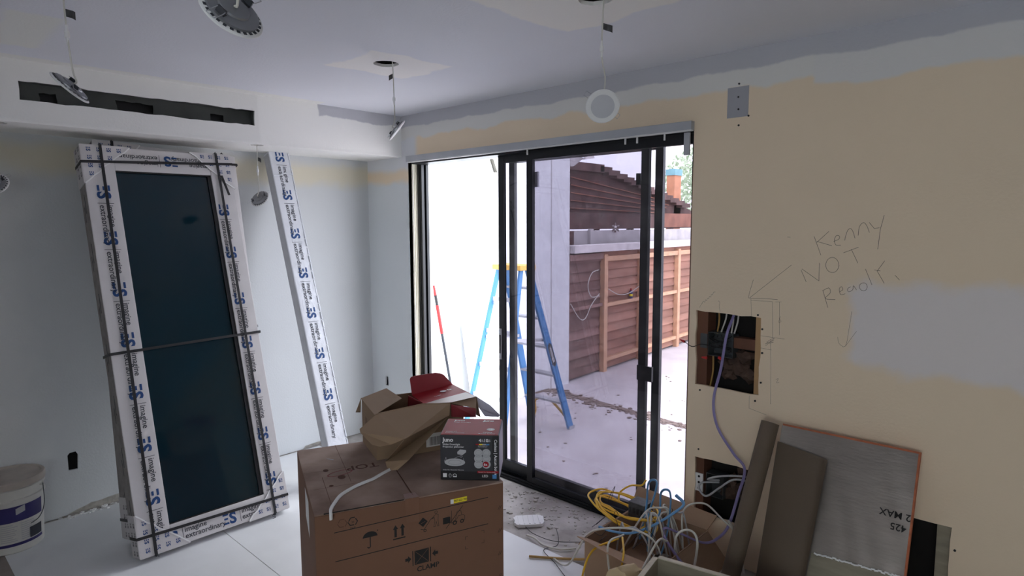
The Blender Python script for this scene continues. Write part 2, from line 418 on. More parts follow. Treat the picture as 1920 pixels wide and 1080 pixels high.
# ceiling with two round cut-outs in view and two more above
def round_hole(cx, cy, r, n=22): return [(cx + (r + rnd.uniform(-.004, .003)) * math.cos(2 * math.pi * i / n), cy + (r + rnd.uniform(-.004, .003)) * math.sin(2 * math.pi * i / n)) for i in range(n)]
CH = [(1.587, -.951), (2.829, -.968), (1.885, -2.31), (2.99, -2.28)]
ceiling = MB().sheet([(0, YB), (XR, YB), (XR, 0), (0, 0)], [round_hole(x, y, .06) for x, y in CH], lambda a, b, d: (a, b, H + d), .014).build('ceiling', m_ceiling, kind='structure')
for x, y in CH:
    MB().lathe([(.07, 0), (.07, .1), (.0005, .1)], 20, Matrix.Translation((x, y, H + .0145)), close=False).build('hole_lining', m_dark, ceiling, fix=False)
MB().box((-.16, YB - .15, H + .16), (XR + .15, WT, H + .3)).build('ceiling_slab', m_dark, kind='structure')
# soffit along the left wall
SX, SZ = .434, 2.113
slot = rough_loop([(-2.193, 2.304), (-1.072, 2.306), (-1.074, 2.219), (-2.192, 2.217)], .035, .0035)
soffit = MB().sheet([(YB, SZ), (0, SZ), (0, H), (YB, H)], [slot], lambda a, b, d: (SX - d, a, b), .012).build('soffit', m_soffit, kind='structure')
MB().sheet([(0, YB), (SX - .012, YB), (SX - .012, -.001), (0, -.001)], [round_hole(.375, -1.041, .042, 14), round_hole(.34, -2.27, .042, 14)], lambda a, b, d: (a, b, SZ + d), .012).build('soffit_underside', m_soffit, soffit)
MB().box((SX - .012, YB, SZ - .001), (SX + .003, -.001, SZ + .009)).build('corner_bead', m_soffit, soffit)
lin_b = MB().sheet([(-2.21, 2.20), (-1.06, 2.20), (-1.06, 2.32), (-2.21, 2.32)],
                   [rough_loop([(-2.105, 2.268), (-2.035, 2.275), (-2.03, 2.228), (-2.10, 2.226)], .02, .003),
                    rough_loop([(-1.78, 2.282), (-1.60, 2.278), (-1.60, 2.232), (-1.77, 2.226)], .02, .003),
                    rough_loop([(-1.30, 2.272), (-1.225, 2.27), (-1.225, 2.236), (-1.30, 2.234)], .02, .002)], lambda a, b, d: (SX - .075 - d, a, b), .004)
lin_b.build('slot_back', m_olive, soffit)
lb = MB().box((SX - .08, -2.215, 2.31), (SX - .012, -1.055, 2.322)).box((SX - .08, -2.215, 2.20), (SX - .012, -1.055, 2.212))
lb.box((SX - .08, -2.222, 2.2), (SX - .012, -2.21, 2.32)).box((SX - .08, -1.062, 2.2), (SX - .012, -1.05, 2.32))
lb.build('slot_lining', m_olive, soffit)
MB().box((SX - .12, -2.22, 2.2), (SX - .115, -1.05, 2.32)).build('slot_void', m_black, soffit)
# walls behind the camera, with two windows that give the room its other daylight
WINF = [(3.7, 6.1, .8, 2.1)]; WINR = [(-5.0, -3.9, .9, 2.1)]
wall_front = MB().sheet([(0, 0), (XR, 0), (XR, H), (0, H)], [[(a, c), (b, c), (b, d), (a, d)] for a, b, c, d in WINF], lambda a, b, d: (a, YB - d, b), .12).build('wall_front', m_plain, kind='structure')
wall_right = MB().sheet([(YB, 0), (0, 0), (0, H), (YB, H)], [[(a, c), (b, c), (b, d), (a, d)] for a, b, c, d in WINR], lambda a, b, d: (XR + d, a, b), .12).build('wall_right', m_plain, kind='structure')
def window(n, lo, hi, mp):
    (a, c), (b, d) = lo, hi; f = MB(); t = .05
    for q in ((a, c, b, c + t), (a, d - t, b, d), (a, c, a + t, d), (b - t, c, b, d), ((a + b) / 2 - t / 2, c, (a + b) / 2 + t / 2, d)):
        P = [mp(q[0], q[1], .03), mp(q[2], q[3], .08)]
        f.box([min(P[0][i], P[1][i]) for i in range(3)], [max(P[0][i], P[1][i]) for i in range(3)])
    w = f.build('window_%d' % n, m_white, kind='structure')
    P = [mp(a + t, c + t, .052), mp(b - t, d - t, .056)]
    MB().box([min(P[0][i], P[1][i]) for i in range(3)], [max(P[0][i], P[1][i]) for i in range(3)]).build('pane', g_win, w)
window(1, (WINF[0][0], WINF[0][2]), (WINF[0][1], WINF[0][3]), lambda a, b, d: (a, YB - d, b))
window(2, (WINR[0][0], WINR[0][2]), (WINR[0][1], WINR[0][3]), lambda a, b, d: (XR + d, a, b))

# sliding glass door: outer frame with tracks, three leaves
fr = MB()
fr.box((DX0, .058, 0), (DX0 + .028, .142, DZ)); fr.box((DX0 + .028, .062, .02), (DX0 + .05, .084, DZ - .02)); fr.box((DX0 + .028, .104, .02), (DX0 + .05, .126, DZ - .02))
fr.box((DX1 - .006, .02, 0), (DX1, .142, DZ))
fr.box((DX0, .015, 2.058), (DX1, .142, DZ))
fr.box((DX0, .004, -.004), (DX1, .142, .012))
for yy in (.012, .05, .09, .13): fr.box((DX0, yy, .012), (DX1, yy + .006, .026))
door = fr.build('door_1', m_frame, kind='structure')
def leaf(x0, x1, y, z0, z1, sw=.046, rail=.07, t=.026, sw2=None):
    sw2 = sw2 or sw
    lf = MB(); lf.box((x0, y - t / 2, z0), (x0 + sw, y + t / 2, z1)); lf.box((x1 - sw2, y - t / 2, z0), (x1, y + t / 2, z1))
    lf.box((x0 + sw, y - t / 2, z0), (x1 - sw2, y + t / 2, z0 + rail)); lf.box((x0 + sw, y - t / 2, z1 - .05), (x1 - sw2, y + t / 2, z1))
    o = lf.build('door_leaf', m_frame, door, bevel=.002)
    return o
fA = leaf(1.349, 2.435, .07, .026, 2.06, rail=.07)
fB = leaf(1.406, 2.494, .11, .026, 2.06, rail=.03)
fF = leaf(1.625, 2.704, .03, .02, 2.06, sw=.046, rail=.04, sw2=.008)
def pane(x0, x1, y, z0, z1, par):
    MB().add([(x0, y, z0), (x1, y, z0), (x1, y, z1), (x0, y, z1)], [(0, 1, 2, 3)]).build('glass_pane', g_pane, par, fix=False)
pane(1.39, 2.395, .07, .092, 2.015, fA); pane(1.668, 2.699, .03, .056, 2.015, fF)
MB().box((1.356, .05, .76), (1.376, .0565, .96)).build('latch_plate', m_alu, fA)
MB().box((1.361, .046, .80), (1.371, .05, .92)).build('latch_slot', m_black, fA)
MB().box((2.39, .045, .80), (2.48, .06, .88)).build('pull_handle', m_frame, fA)
MB().box((2.37, .04, 1.83), (2.39, .056, 1.89)).build('bumper', m_frame, fA)
MB().box((1.66, .045, 1.85), (1.69, .058, 1.94)).build('bumper', m_alu, fA)
# head rail of the removed blinds
hr = thing('blind_headrail', 'long grey aluminium blind headrail above the sliding door', 'blind rail', (1.62, -.02, 2.07))
MB().box((DX0 - .005, -.034, 2.072), (DX1 + .002, -.001, 2.112)).build('rail', m_alu, hr, bevel=.002)
MB().box((DX0, -.028, 2.066), (DX1, -.022, 2.072)).box((DX0, -.012, 2.066), (DX1, -.006, 2.072)).build('rail_lip', m_white, hr)
for x in (2.335, 2.405, 2.56, 1.66): MB().box((x, -.02, 2.035), (x + .008, -.014, 2.07)).build('vane_stem', m_white, hr)
MB().box((2.67, -.022, 1.955), (2.70, -.012, 2.06)).build('end_bracket', m_alu, hr)
MB().bar((1.30, .05, 2.04), (1.335, .05, 1.955), .012, .024, (0, 1, 0)).build('tag', m_trimcream, fA)
cordpts = spline([(.545, .012, 2.05), (.546, .012, 1.4), (.548, .012, .85), (.55, .01, .78), (.556, .012, .74), (.565, .012, .76), (.562, .012, .9)])
MB().tube(cordpts, .0016, 5).build('pull_cord', m_white, hr, smooth=60)

# wall details: patch plate, screws, pencil
MB().box((2.872, -.0015, 2.106), (2.97, .002, 2.24)).build('cover_plate', M('grey_plate', (158, 158, 164), .7, var=.03), wall_back)
for x, z in [(2.924, 2.253), (2.928, 2.07), (2.925, 2.141), (2.923, 2.195), (2.972, 2.107), (2.777, .525), (3.828, .388), (3.046, 1.217), (3.068, 1.155), (3.071, 1.046), (3.07, .909), (3.047, .82), (2.776, .822)]:
    MB().lathe([(.0045, 0), (.0045, .003), (.002, .004)], 10, Matrix.Translation((x, 0, z)) @ Matrix.Rotation(math.pi / 2, 4, 'X')).build('screw', m_screw, wall_back)
OW, EX, EZ = (0, -.0006, 0), (1, 0, 0), (0, 0, 1)
PEN = [[(3.271, 1.574), (3.301, 1.496)], [(3.328, 1.595), (3.283, 1.549)], [(3.283, 1.553), (3.342, 1.536)], [(3.349, 1.554), (3.367, 1.563), (3.37, 1.575), (3.359, 1.579), (3.351, 1.562), (3.357, 1.54), (3.376, 1.539)], [(3.39, 1.559), (3.392, 1.571), (3.399, 1.599), (3.41, 1.607), (3.419, 1.595), (3.428, 1.568)], [(3.439, 1.58), (3.442, 1.615), (3.456, 1.631), (3.468, 1.619), (3.479, 1.592)], [(3.477, 1.631), (3.496, 1.607), (3.513, 1.611)], [(3.528, 1.659), (3.517, 1.604), (3.512, 1.526)],
       [(3.224, 1.43), (3.247, 1.38)], [(3.228, 1.434), (3.298, 1.387), (3.297, 1.462)], [(3.373, 1.457), (3.37, 1.442), (3.363, 1.431), (3.352, 1.425), (3.339, 1.427), (3.329, 1.435), (3.323, 1.449), (3.323, 1.464), (3.329, 1.478), (3.339, 1.486), (3.352, 1.487), (3.363, 1.48), (3.37, 1.468), (3.373, 1.453)], [(3.388, 1.508), (3.442, 1.532)], [(3.417, 1.522), (3.443, 1.468)],
       [(3.316, 1.346), (3.338, 1.277)], [(3.314, 1.346), (3.338, 1.36), (3.345, 1.34), (3.326, 1.314), (3.365, 1.313)], [(3.381, 1.347), (3.392, 1.356), (3.387, 1.368), (3.379, 1.359), (3.385, 1.335), (3.401, 1.34)], [(3.421, 1.37), (3.41, 1.361), (3.414, 1.349), (3.429, 1.358), (3.431, 1.375), (3.443, 1.359)], [(3.482, 1.374), (3.479, 1.363), (3.471, 1.357), (3.461, 1.359), (3.454, 1.368), (3.454, 1.379), (3.461, 1.387), (3.471, 1.389), (3.479, 1.383), (3.482, 1.372)], [(3.472, 1.445), (3.498, 1.383)], [(3.504, 1.443), (3.525, 1.44)], [(3.538, 1.48), (3.514, 1.439), (3.541, 1.392)], [(3.577, 1.425), (3.593, 1.408)]]
ARW = [[(3.183, 1.449), (3.006, 1.293)], [(3.019, 1.375), (3.001, 1.302), (3.01, 1.291), (3.077, 1.294), (3.13, 1.294)]]
MRK = [[(3.43, 1.269), (3.424, 1.207), (3.413, 1.123), (3.387, 1.132), (3.382, 1.157)], [(3.413, 1.123), (3.451, 1.189)], [(3.011, 1.289), (3.016, 1.208)], [(3.011, 1.282), (3.108, 1.283), (3.115, 1.12)], [(3.121, 1.283), (3.147, 1.285)], [(3.139, 1.284), (3.144, 1.137)], [(3.062, 1.124), (3.166, 1.122)], [(3.085, 1.08), (3.123, 1.121), (3.089, 1.098), (3.12, 1.102), (3.083, 1.089), (3.122, 1.112)], [(3.064, 1.068), (3.112, 1.066)], [(3.106, 1.114), (3.113, .976), (3.117, .818)], [(3.145, 1.221), (3.139, 1.194), (3.149, 1.199), (3.14, 1.211)], [(3.136, .934), (3.147, .941), (3.14, .921), (3.151, .925)], [(3.161, 1.57), (3.174, 1.569)], [(3.02, .84), (3.02, .78), (3.1, .765)],
       [(2.762, 1.226), (2.776, 1.251)], [(2.776, 1.247), (2.781, 1.259), (2.788, 1.254), (2.792, 1.267), (2.798, 1.263), (2.802, 1.274), (2.808, 1.272), (2.812, 1.285), (2.818, 1.281), (2.821, 1.295), (2.827, 1.292), (2.831, 1.305), (2.84, 1.308)], [(2.856, 1.267), (2.864, 1.259), (2.861, 1.24), (2.867, 1.217)]]
for nm, ss, w in (('pencil_writing', PEN, .0017), ('pencil_arrow', ARW, .0015), ('pencil_marks', MRK, .0011)):
    b = MB()
    for s in ss: b.stroke([(p.x, p.y) for p in spline([(a, c, 0) for a, c in s], 3)] if len(s) > 3 else s, w, OW, EX, EZ)
    b.build(nm, m_pencil, wall_back, fix=False)
# framing and insulation seen in the wall openings
for lo, hi, mt in (((2.70, .016, .0), (2.80, .10, 1.9), m_wood), ((3.03, .02, .62), (3.09, .10, 1.9), m_woodl), ((2.925, .03, 1.045), (3.03, .085, 1.095), m_wood), ((3.765, .02, .0), (3.84, .10, .9), m_ply), ((3.40, .02, 0), (3.465, .1, .9), m_wood)):
    MB().box(lo, hi).build('stud', mt, wall_back)
def crumple(name, lo, hi, n, seed):
    r = random.Random(seed); b = MB()
    for i in range(n):
        c = Vector([r.uniform(lo[k], hi[k]) for k in range(3)]); rad = r.uniform(.02, .045)
        bm = bmesh.new(); bmesh.ops.create_icosphere(bm, subdivisions=2, radius=rad)
        P = [c + Vector((v.co.x * r.uniform(.7, 1.3), v.co.y * .6, v.co.z * r.uniform(.5, 1.1))) * r.uniform(.75, 1.2) for v in bm.verts]
        bm.verts.index_update(); b.add(P, [tuple(v.index for v in f.verts) for f in bm.faces]); bm.free()
    return b
crumple('i', (2.85, .06, .86), (3.0, .085, 1.0), 12, 3).build('insulation', m_ins, wall_back, kind='stuff')
crumple('i', (2.9, .06, .31), (3.03, .085, .44), 9, 5).build('insulation', m_ins, wall_back, kind='stuff')
def wall_box(name, x0, x1, z0, z1, label, y0=.02):
    t = thing(name, label, 'electrical box', ((x0 + x1) / 2, y0, z0)); w = .003; y1 = .085; b = MB()
    b.box((x0, y0, z0), (x0 + w, y1, z1)).box((x1 - w, y0, z0), (x1, y1, z1)).box((x0, y0, z0), (x1, y1, z0 + w)).box((x0, y0, z1 - w), (x1, y1, z1)).box((x0, y1 - w, z0), (x1, y1, z1))
    b.build('box_body', m_metalbox, t); return t
jb = wall_box('junction_box', 2.80, 2.925, .995, 1.11, 'open metal junction box with loose wires inside the upper wall opening')
MB().box((2.765, .012, 1.03), (2.80, .016, 1.10)).build('mounting_tab', m_metalbox, jb)
for i in range(10):
    r = random.Random(i + 20)
    a = (2.81 + r.random() * .1, .06, 1.0 + r.random() * .1); c = (2.81 + r.random() * .1, .07, 1.01 + r.random() * .08)
    m_ = (2.80 + r.random() * .12, r.uniform(.0, .03), 1.02 + r.random() * .07)
    MB().tube(spline([a, m_, c], 6), .0018, 5).build('loose_wire', m_blk if i % 2 else m_tag, jb, smooth=60)
MB().tube(spline([(2.82, .03, 1.04), (2.78, -.01, 1.05), (2.74, -.02, 1.035), (2.70, -.025, 1.055)], 8), .0018, 5).build('loose_wire', m_blk, jb, smooth=60)
for c, d in (((2.695, -.025, 1.057), (-1, 0, .3)), ((2.80, .0, .985), (-1, 0, 0)), ((2.875, -.006, .995), (1, 0, -.5))):
    d = Vector(d).normalized(); q = d.to_track_quat('Z', 'Y').to_matrix().to_4x4()
    MB().lathe([(.0065, -.008), (.0075, 0), (.005, .012), (.003, .02)], 10, Matrix.Translation(c) @ q).build('wire_nut', m_rednut, jb, smooth=40)
for i, (x0, z0, x1, z1, mt) in enumerate([(2.835, 1.24, 2.83, 1.10, m_tan), (2.88, 1.24, 2.85, 1.11, m_wirecl), (2.905, 1.24, 2.90, 1.11, m_wirecl), (2.935, 1.24, 2.915, 1.11, m_wirecl), (2.815, .99, 2.80, .83, m_tan)]):
    MB().tube(spline([(x0, .05, z0), ((x0 + x1) / 2 + .008, .05, (z0 + z1) / 2), (x1, .055, z1)], 6), .004, 6).build('house_wire', mt, wall_back, smooth=60)
jb2 = wall_box('junction_box', 2.81, 2.90, .295, .41, 'metal outlet box with looped grey cable inside the lower wall opening')
MB().box((2.76, .006, .31), (2.80, .012, .40)).build('mounting_tab', m_white, jb2)
for z in (.325, .355, .385): MB().lathe([(.006, 0), (.006, .002)], 10, Matrix.Translation((2.78, .006, z)) @ Matrix.Rotation(math.pi / 2, 4, 'X')).build('tab_hole', m_dark, jb2)
MB().tube(spline([(2.86, .06, .36), (2.80, .0, .36), (2.79, -.01, .33), (2.83, -.015, .305), (2.89, -.005, .36), (2.95, .0, .415), (3.0, .01, .425), (3.04, .03, .41)], 8), .005, 7).build('looped_cable', m_greyink, jb2, smooth=60)
MB().tube(spline([(2.86, .06, .37), (2.83, .0, .385), (2.88, -.01, .415), (2.95, .005, .435), (3.02, .03, .44)], 8), .005, 7).build('looped_cable', m_greyink, jb2, smooth=60)

# ================================================================== OUTDOORS
GZ = -.45
ground = MB().box((-16, WT, GZ - .1), (18, 22, GZ)).build('ground', m_ground, kind='structure')
r = random.Random(4); dd = MB()
for i in range(420):                                   # crumbs of soil along the slab joint
    t = r.random() ** 1.3; x = -.8 + t * 3.6; y = 3.13 - .09 * (x + .8) + r.gauss(0, .05 + .03 * (1 - t)); s_ = r.uniform(.006, .022)
    dd.box((-s_, -s_, 0), (s_, s_ * .8, s_ * .5), Matrix.Translation((x, y, GZ)) @ Matrix.Rotation(r.random() * 3, 4, 'Z'))
for i in range(90):
    x = r.uniform(-.7, 3); y = r.uniform(1.0, 5.5); s_ = r.uniform(.004, .014)
    dd.box((-s_, -s_, 0), (s_, s_ * .8, s_ * .6), Matrix.Translation((x, y, GZ)) @ Matrix.Rotation(r.random() * 3, 4, 'Z'))
dd.build('soil_crumbs', m_dirt, ground, kind='stuff')
MB().add([(-.83, 3.10, GZ + .002), (3.5, 2.72, GZ + .002), (3.5, 2.80, GZ + .002), (-.83, 3.24, GZ + .002)], [(0, 1, 2, 3)]).build('slab_joint', m_dirt, ground, fix=False)
# white stucco wing with eave
wing = MB().box((-1.1, WT, GZ - .05), (-.82, 3.57, 3.4)).build('wall_wing', m_extwall, kind='structure')
MB().box((-.821, 3.20, GZ), (-.815, 3.208, 3.4)).build('control_joint', m_conc, wing)
MB().box((-.80, 2.7, GZ), (-.812, 3.15, GZ + .02)).build('wall_base_grime', m_dirt, wing)
ev = thing('roof_eave', 'white boxed roof eave at the end of the white stucco wing', 'eave', (-.9, 3.75, 2.38))
MB().prism([(-.80, 3.45, 2.56), (-.80, 3.84, 2.47), (-.80, 4.02, 2.52), (-.80, 3.92, 2.60), (-.80, 3.45, 2.72)], (-.5, 0, 0)).build('fascia', m_extwall, ev)
MB().prism([(-.815, 3.57, 2.36), (-.815, 3.64, 2.36), (-.815, 3.84, 2.47), (-.815, 3.57, 2.54)], (-.2, 0, 0)).build('bracket', m_conc, ev)
MB().prism([(-.79, 3.86, 2.46), (-.79, 4.06, 2.49), (-.79, 3.95, 2.62), (-.79, 3.80, 2.62)], (-.6, 0, 0)).build('gutter', m_capw, ev)
# wooden fence, slightly skewed, with boards, posts and rails
FA = Vector((-.85, 3.575, GZ)); FD = Vector((-.06, 1, 0)).normalized(); FN = Vector((1, .06, 0)).normalized()
fence = thing('wooden_fence', 'brown horizontal-board garden fence with paler posts and white cap', 'fence', FA)
fm = Matrix(((FN.x, FD.x, 0, FA.x), (FN.y, FD.y, 0, FA.y), (0, 0, 1, FA.z), (0, 0, 0, 1)))
ends = [.0, .86, 1.92, 3.2, 4.5]
for k in range(4):
    z = .03; n = 0
    while z < 1.62:
        h = .128; t0 = .016
        dx = rnd.uniform(-.004, .004)
        P = [(-.035 + dx, ends[k], z), (-.006 + dx, ends[k], z), (-.038 + dx, ends[k], z + h + .008), (-.05 + dx, ends[k], z + h + .008)]
        MB().prism([fm @ Vector(p) for p in P], FD * (ends[k + 1] - ends[k] - .004)).build('fence_board', ((m_fenced, m_fencede) if k == 0 else (m_fence, m_fenceb))[rnd.random() < .5], fence)
        z += h; n += 1
for e in ends[1:]:
    MB().box((-.02, e - .045, 0), (.055, e + .045, 1.66), fm).build('fence_post', m_fpost, fence)
for k in range(1, 4):
    for z in (.14, .92, 1.56):
        MB().box((-.006, ends[k] + .045, z), (.045, ends[k + 1] - .045, z + (.05 if z < 1.5 else .07)), fm).build('fence_rail', m_fpost, fence)
MB().box((-.006, .0, .94), (.03, ends[1] - .045, .985), fm).build('fence_rail', m_fenced, fence)
MB().box((-.006, .0, 1.60), (.04, ends[1] - .045, 1.68), fm).build('fence_rail', m_fenced, fence)
MB().box((-.10, .02, 1.70), (.10, 4.6, 1.80), fm).build('cap_board', m_capw, fence, bevel=.006)
cab = MB().tube(spline([fm @ Vector(p) for p in [(.03, .02, 1.05), (.05, .2, .84), (.04, .36, .82), (.04, .5, .98), (.03, .72, 1.12)]], 8), .006, 6)
cab.tube(spline([fm @ Vector(p) for p in [(.03, .70, 1.45), (.05, .5, 1.42), (.05, .4, 1.26), (.04, .5, 1.10), (.03, .72, 1.09)]], 8), .006, 6)
props(cab.build('white_cable', m_wirecl, smooth=60), 'loose white cable looping over the dark end bay of the garden fence', 'cable')
c2_ = MB().tube(spline([fm @ Vector(p) for p in [(.03, .95, 1.17), (.05, 1.2, 1.07), (.05, 1.5, 1.06), (.03, 1.88, 1.14)]], 8), .006, 6)
props(c2_.build('white_cable', m_wirecl, smooth=60), 'white cable sagging across the middle bay of the garden fence', 'cable')
sc = thing('spray_can', 'small dark blue spray can standing on the fence rail', 'can', fm @ Vector((.022, 1.62, .97)))
smt = Matrix.Translation(fm @ Vector((.022, 1.62, .97)))
MB().lathe([(.026, 0), (.027, .01), (.027, .10), (.02, .118)], 14, smt).build('can_body', M('dark_blue_can', (40, 52, 110), .4, var=.1), sc, smooth=40)
MB().lathe([(.0275, .035), (.0275, .07)], 14, smt, close=False).build('can_band', m_yellow, sc)
MB().lathe([(.012, .118), (.012, .15), (.008, .152)], 12, smt).build('can_cap', m_red, sc, smooth=40)
# neighbour's block wall, stepped shingle roof, beam, chimney
nw = MB().box((-1.30, 3.4, GZ), (-1.18, 12, 1.535)).build('wall_neighbour', m_conc, kind='structure')
for y in (4.45, 6.35, 8.2): MB().box((-1.18, y, 1.2), (-1.13, y + .07, 1.56)).build('pier', m_conc, nw)
MB().box((-1.178, 3.95, 1.34), (-1.172, 4.12, 1.53)).build('dark_stain', m_dkwood, nw)
rf = thing('neighbour_roof', 'dark brown timber lean-to with stepped roof boards beyond the fence', 'roof', (-3, 8.5, 1.5))
MB().prism([(-3.0, 6.3, 1.80), (-3.0, 11.5, 1.80), (-3.0, 10.2, 2.14), (-3.0, 7.2, 2.70), (-3.0, 6.3, 2.64)], (-.12, 0, 0)).build('gable_wall', m_dkwood, rf)
yy, zz = 6.2, 2.66
MB().box((-4.2, 6.1, 2.60), (-2.86, 7.25, 2.75)).build('roof_board', m_dkwood, rf)
for i in range(13):
    y0 = 7.25 + i * .265; z1 = 2.715 - i * .052
    MB().box((-4.2, y0 - .12, z1 - .10), (-2.86 + .004 * (i % 3), y0 + .265, z1)).build('roof_board', m_dkwood, rf)
for i in range(5):
    MB().bar((-2.97, 6.35, 2.48 - i * .14), (-2.97, 10.0 - i * .1, 2.10 - i * .06), .02, .018).build('batten', m_rust, rf)
MB().box((-3.0, 6.2, 1.53), (-2.84, 11.6, 1.83)).build('eave_beam', m_dkwood, rf)
MB().box((-2.9, 9.3, 1.55), (-2.80, 11.6, 1.85)).build('beam_end', m_rust, rf)
for y in (7.05, 8.25, 9.9): MB().box((-3.0, y, 1.2), (-2.9, y + .12, 1.53)).build('post', m_dkwood, rf)
ch = thing('chimney_post', 'orange square chimney with teal cap behind the fence', 'chimney', (-3.3, 10.28, 1.2))
MB().box((-3.2, 10.20, 1.2), (-3.0, 10.50, 2.72)).build('shaft', m_chim, ch)
MB().box((-3.22, 10.18, 2.72), (-2.98, 10.52, 2.86)).build('cap', m_teal, ch)
st = MB(); pts = []
SC = Vector((-1.14, 5.08, 1.585)); sy = Vector((.62, .78, 0)); sz = Vector((0, 0, 1))
for i in range(10):
    a = math.pi / 2 + i * math.pi / 5; q = .085 if i % 2 == 0 else .036
    pts.append(SC + sy * q * math.cos(a) + sz * q * math.sin(a))
nn = sy.cross(sz).normalized()
star = thing('star_ornament', 'pale five-pointed star ornament on the neighbour wall', 'ornament', SC - sz * .085)
vs_ = pts + [SC + nn * .02, SC - nn * .02]
MB().add(vs_, [(i, (i + 1) % 10, 10) for i in range(10)] + [((i + 1) % 10, i, 11) for i in range(10)]).build('star_body', m_capw, star)
sl = MB()
for i in range(5): sl.bar(pts[2 * i], pts[(2 * i + 4) % 10], .008, .008, nn)
for v in sl.v: v += nn * .012
sl.build('star_lines', m_dkwood, star)
MB().bar(SC - sz * .05, SC - sz * .085, .02, .02, (1, 0, 0)).build('star_stand', m_dkwood, star)
tr = thing('tree', 'pale leafy tree far behind the chimney', 'tree', (-7.0, 19.0, GZ))
MB().tube([(-7, 19, GZ), (-7.05, 19.1, 2), (-7, 19.2, 3.6)], [.14, .11, .05], 8).build('trunk', m_bark, tr, smooth=60)
lv = MB(); r = random.Random(9)
for i in range(1100):
    th = r.random() * 6.28; ph = math.acos(r.uniform(-1, 1)); q = r.random() ** .4
    c = Vector((-7 + 1.4 * q * math.sin(ph) * math.cos(th), 19.1 + 1.4 * q * math.sin(ph) * math.sin(th), 3.1 + 1.3 * q * math.cos(ph)))
    a = Vector((r.gauss(0, 1), r.gauss(0, 1), r.gauss(0, 1))).normalized(); b2 = a.orthogonal().normalized(); s_ = r.uniform(.07, .13)
    lv.add([c - a * s_, c + b2 * s_ * .5, c + a * s_, c - b2 * s_ * .5], [(0, 1, 2, 3)])
lv.build('foliage', m_leaf, tr, kind='stuff', fix=False)
# step ladder: steps on the +y side, rear legs towards the house
lx, ly, lt = .077, 1.562, 1.199
lad = thing('step_ladder', 'blue fibreglass step ladder with yellow top standing on the patio', 'ladder', (lx, ly, GZ))
rail = {}
for sx in (-1, 1):
    rail['F', sx] = (Vector((lx + sx * .146 - .013, ly + .06, lt)), Vector((lx + sx * .262 - .013, ly + .575, GZ)))
    rail['R', sx] = (Vector((lx + sx * .146, ly - .06, lt)), Vector((lx + sx * .263, ly - .452, GZ)))
def rp(k, z):
    a, b = rail[k]; t = (a.z - z) / (a.z - b.z); return a.lerp(b, t)
for (k, sx), (a, b) in rail.items():
    w, h = (.028, .075) if k == 'F' else (.026, .045)
    MB().bar(a + (a - b) * .012, b, h, w, (1, 0, 0)).build('front_rail' if k == 'F' else 'rear_rail', m_lblue, lad, bevel=.004)
    MB().bar(b + Vector((0, 0, .035)), b + Vector((0, 0, .0)), h * 1.15, w * 1.3, (1, 0, 0)).build('foot_pad', m_lalu, lad)
for i in range(5):
    z = GZ + .30 + i * .295; a, b = rp(('F', -1), z), rp(('F', 1), z)
    MB().box((a.x, a.y - .045, z - .022), (b.x, a.y + .045, z)).build('step', m_lalu, lad, bevel=.004)
for z in (.02, .30, .62, .92):
    a, b = rp(('R', -1), z), rp(('R', 1), z)
    MB().bar(a, b, .02, .04).build('rear_bar', m_lalu, lad)
for sx in (-1, 1):
    a, b = rp(('F', sx), .50), rp(('R', sx), .56)
    MB().bar(a + Vector((-sx * .02, 0, 0)), b + Vector((-sx * .02, 0, 0)), .006, .03).build('spreader', m_lalu, lad)
    a = rp(('F', sx), GZ + .29); b = rp(('F', sx), GZ + .02)
    br = [a + Vector((-sx * .19, 0, 0)), a + Vector((-sx * .10, 0, -.05)), b + Vector((-sx * .05, 0, .08)), b + Vector((-sx * .015, 0, 0))]
    MB().tube(spline(br, 6), .014, 6).build('foot_brace', m_lyel, lad, smooth=60)
    a = rp(('R', sx), .92); MB().bar(a, a + Vector((-sx * .06, .0, -.10)), .01, .02).build('rear_brace', m_lalu, lad)
MB().box((lx - .185, ly - .11, lt), (lx + .185, ly + .11, lt + .05)).build('top_cap', m_lyel, lad, bevel=.008)
MB().lathe([(.012, 0), (.016, .03), (.02, .035), (.02, .05), (.006, .055)], 10, Matrix.Translation((lx - .15, ly, lt + .05))).build('hook_knob', m_metalbox, lad, smooth=40)
a = rp(('F', 1), .35); d_ = (rail['F', 1][1] - rail['F', 1][0]).normalized()
fo = a + Vector((.0145, 0, 0))
lm = text2d('WERNER', .01); wd = twidth(lm)
MB().poly([(-.03, -.1), (0, -.13), (.03, -.1), (.03, .1), (0, .13), (-.03, .1)], fo, d_.cross(Vector((1, 0, 0))), d_).build('label_plate', m_junoblk2, lad, fix=False)
MB().flat(centre2(lm), fo + Vector((.0008, 0, 0)), d_, -d_.cross(Vector((1, 0, 0))), .042).build('label_print', m_whiteink, lad, fix=False)
# boards and roller pole against the white wing
bd = MB().bar((-.69, 2.02, GZ), (-.79, 2.0, .72), .42, .012, (1, 0, 0))
props(bd.build('wall_board', m_board), 'tall cream board leaning flat on the white stucco wing', 'board')
bd = MB().bar((-.60, 1.86, GZ), (-.775, 1.84, .66), .40, .012, (1, 0, 0))
props(bd.build('wall_board', m_extwall), 'white board leaning in front of the cream board outside', 'board')
pl = thing('roller_pole', 'red and black paint roller pole leaning on the white stucco wing', 'pole', (-.66, 1.50, GZ))
pa, pb = Vector((-.62, 1.44, GZ)), Vector((-.80, 1.30, 1.01))
MB().tube([pa, pa.lerp(pb, .66)], .014, 10).build('shaft', M('worn_black_tube', (40, 46, 56), .4, var=.3, scale=20), pl, smooth=60)
MB().tube([pa.lerp(pb, .66), pa.lerp(pb, .86)], .018, 10).build('grip', m_rednut, pl, smooth=60)
MB().tube([pa.lerp(pb, .86), pa.lerp(pb, .93)], .015, 10).build('collar', m_blk, pl, smooth=60)
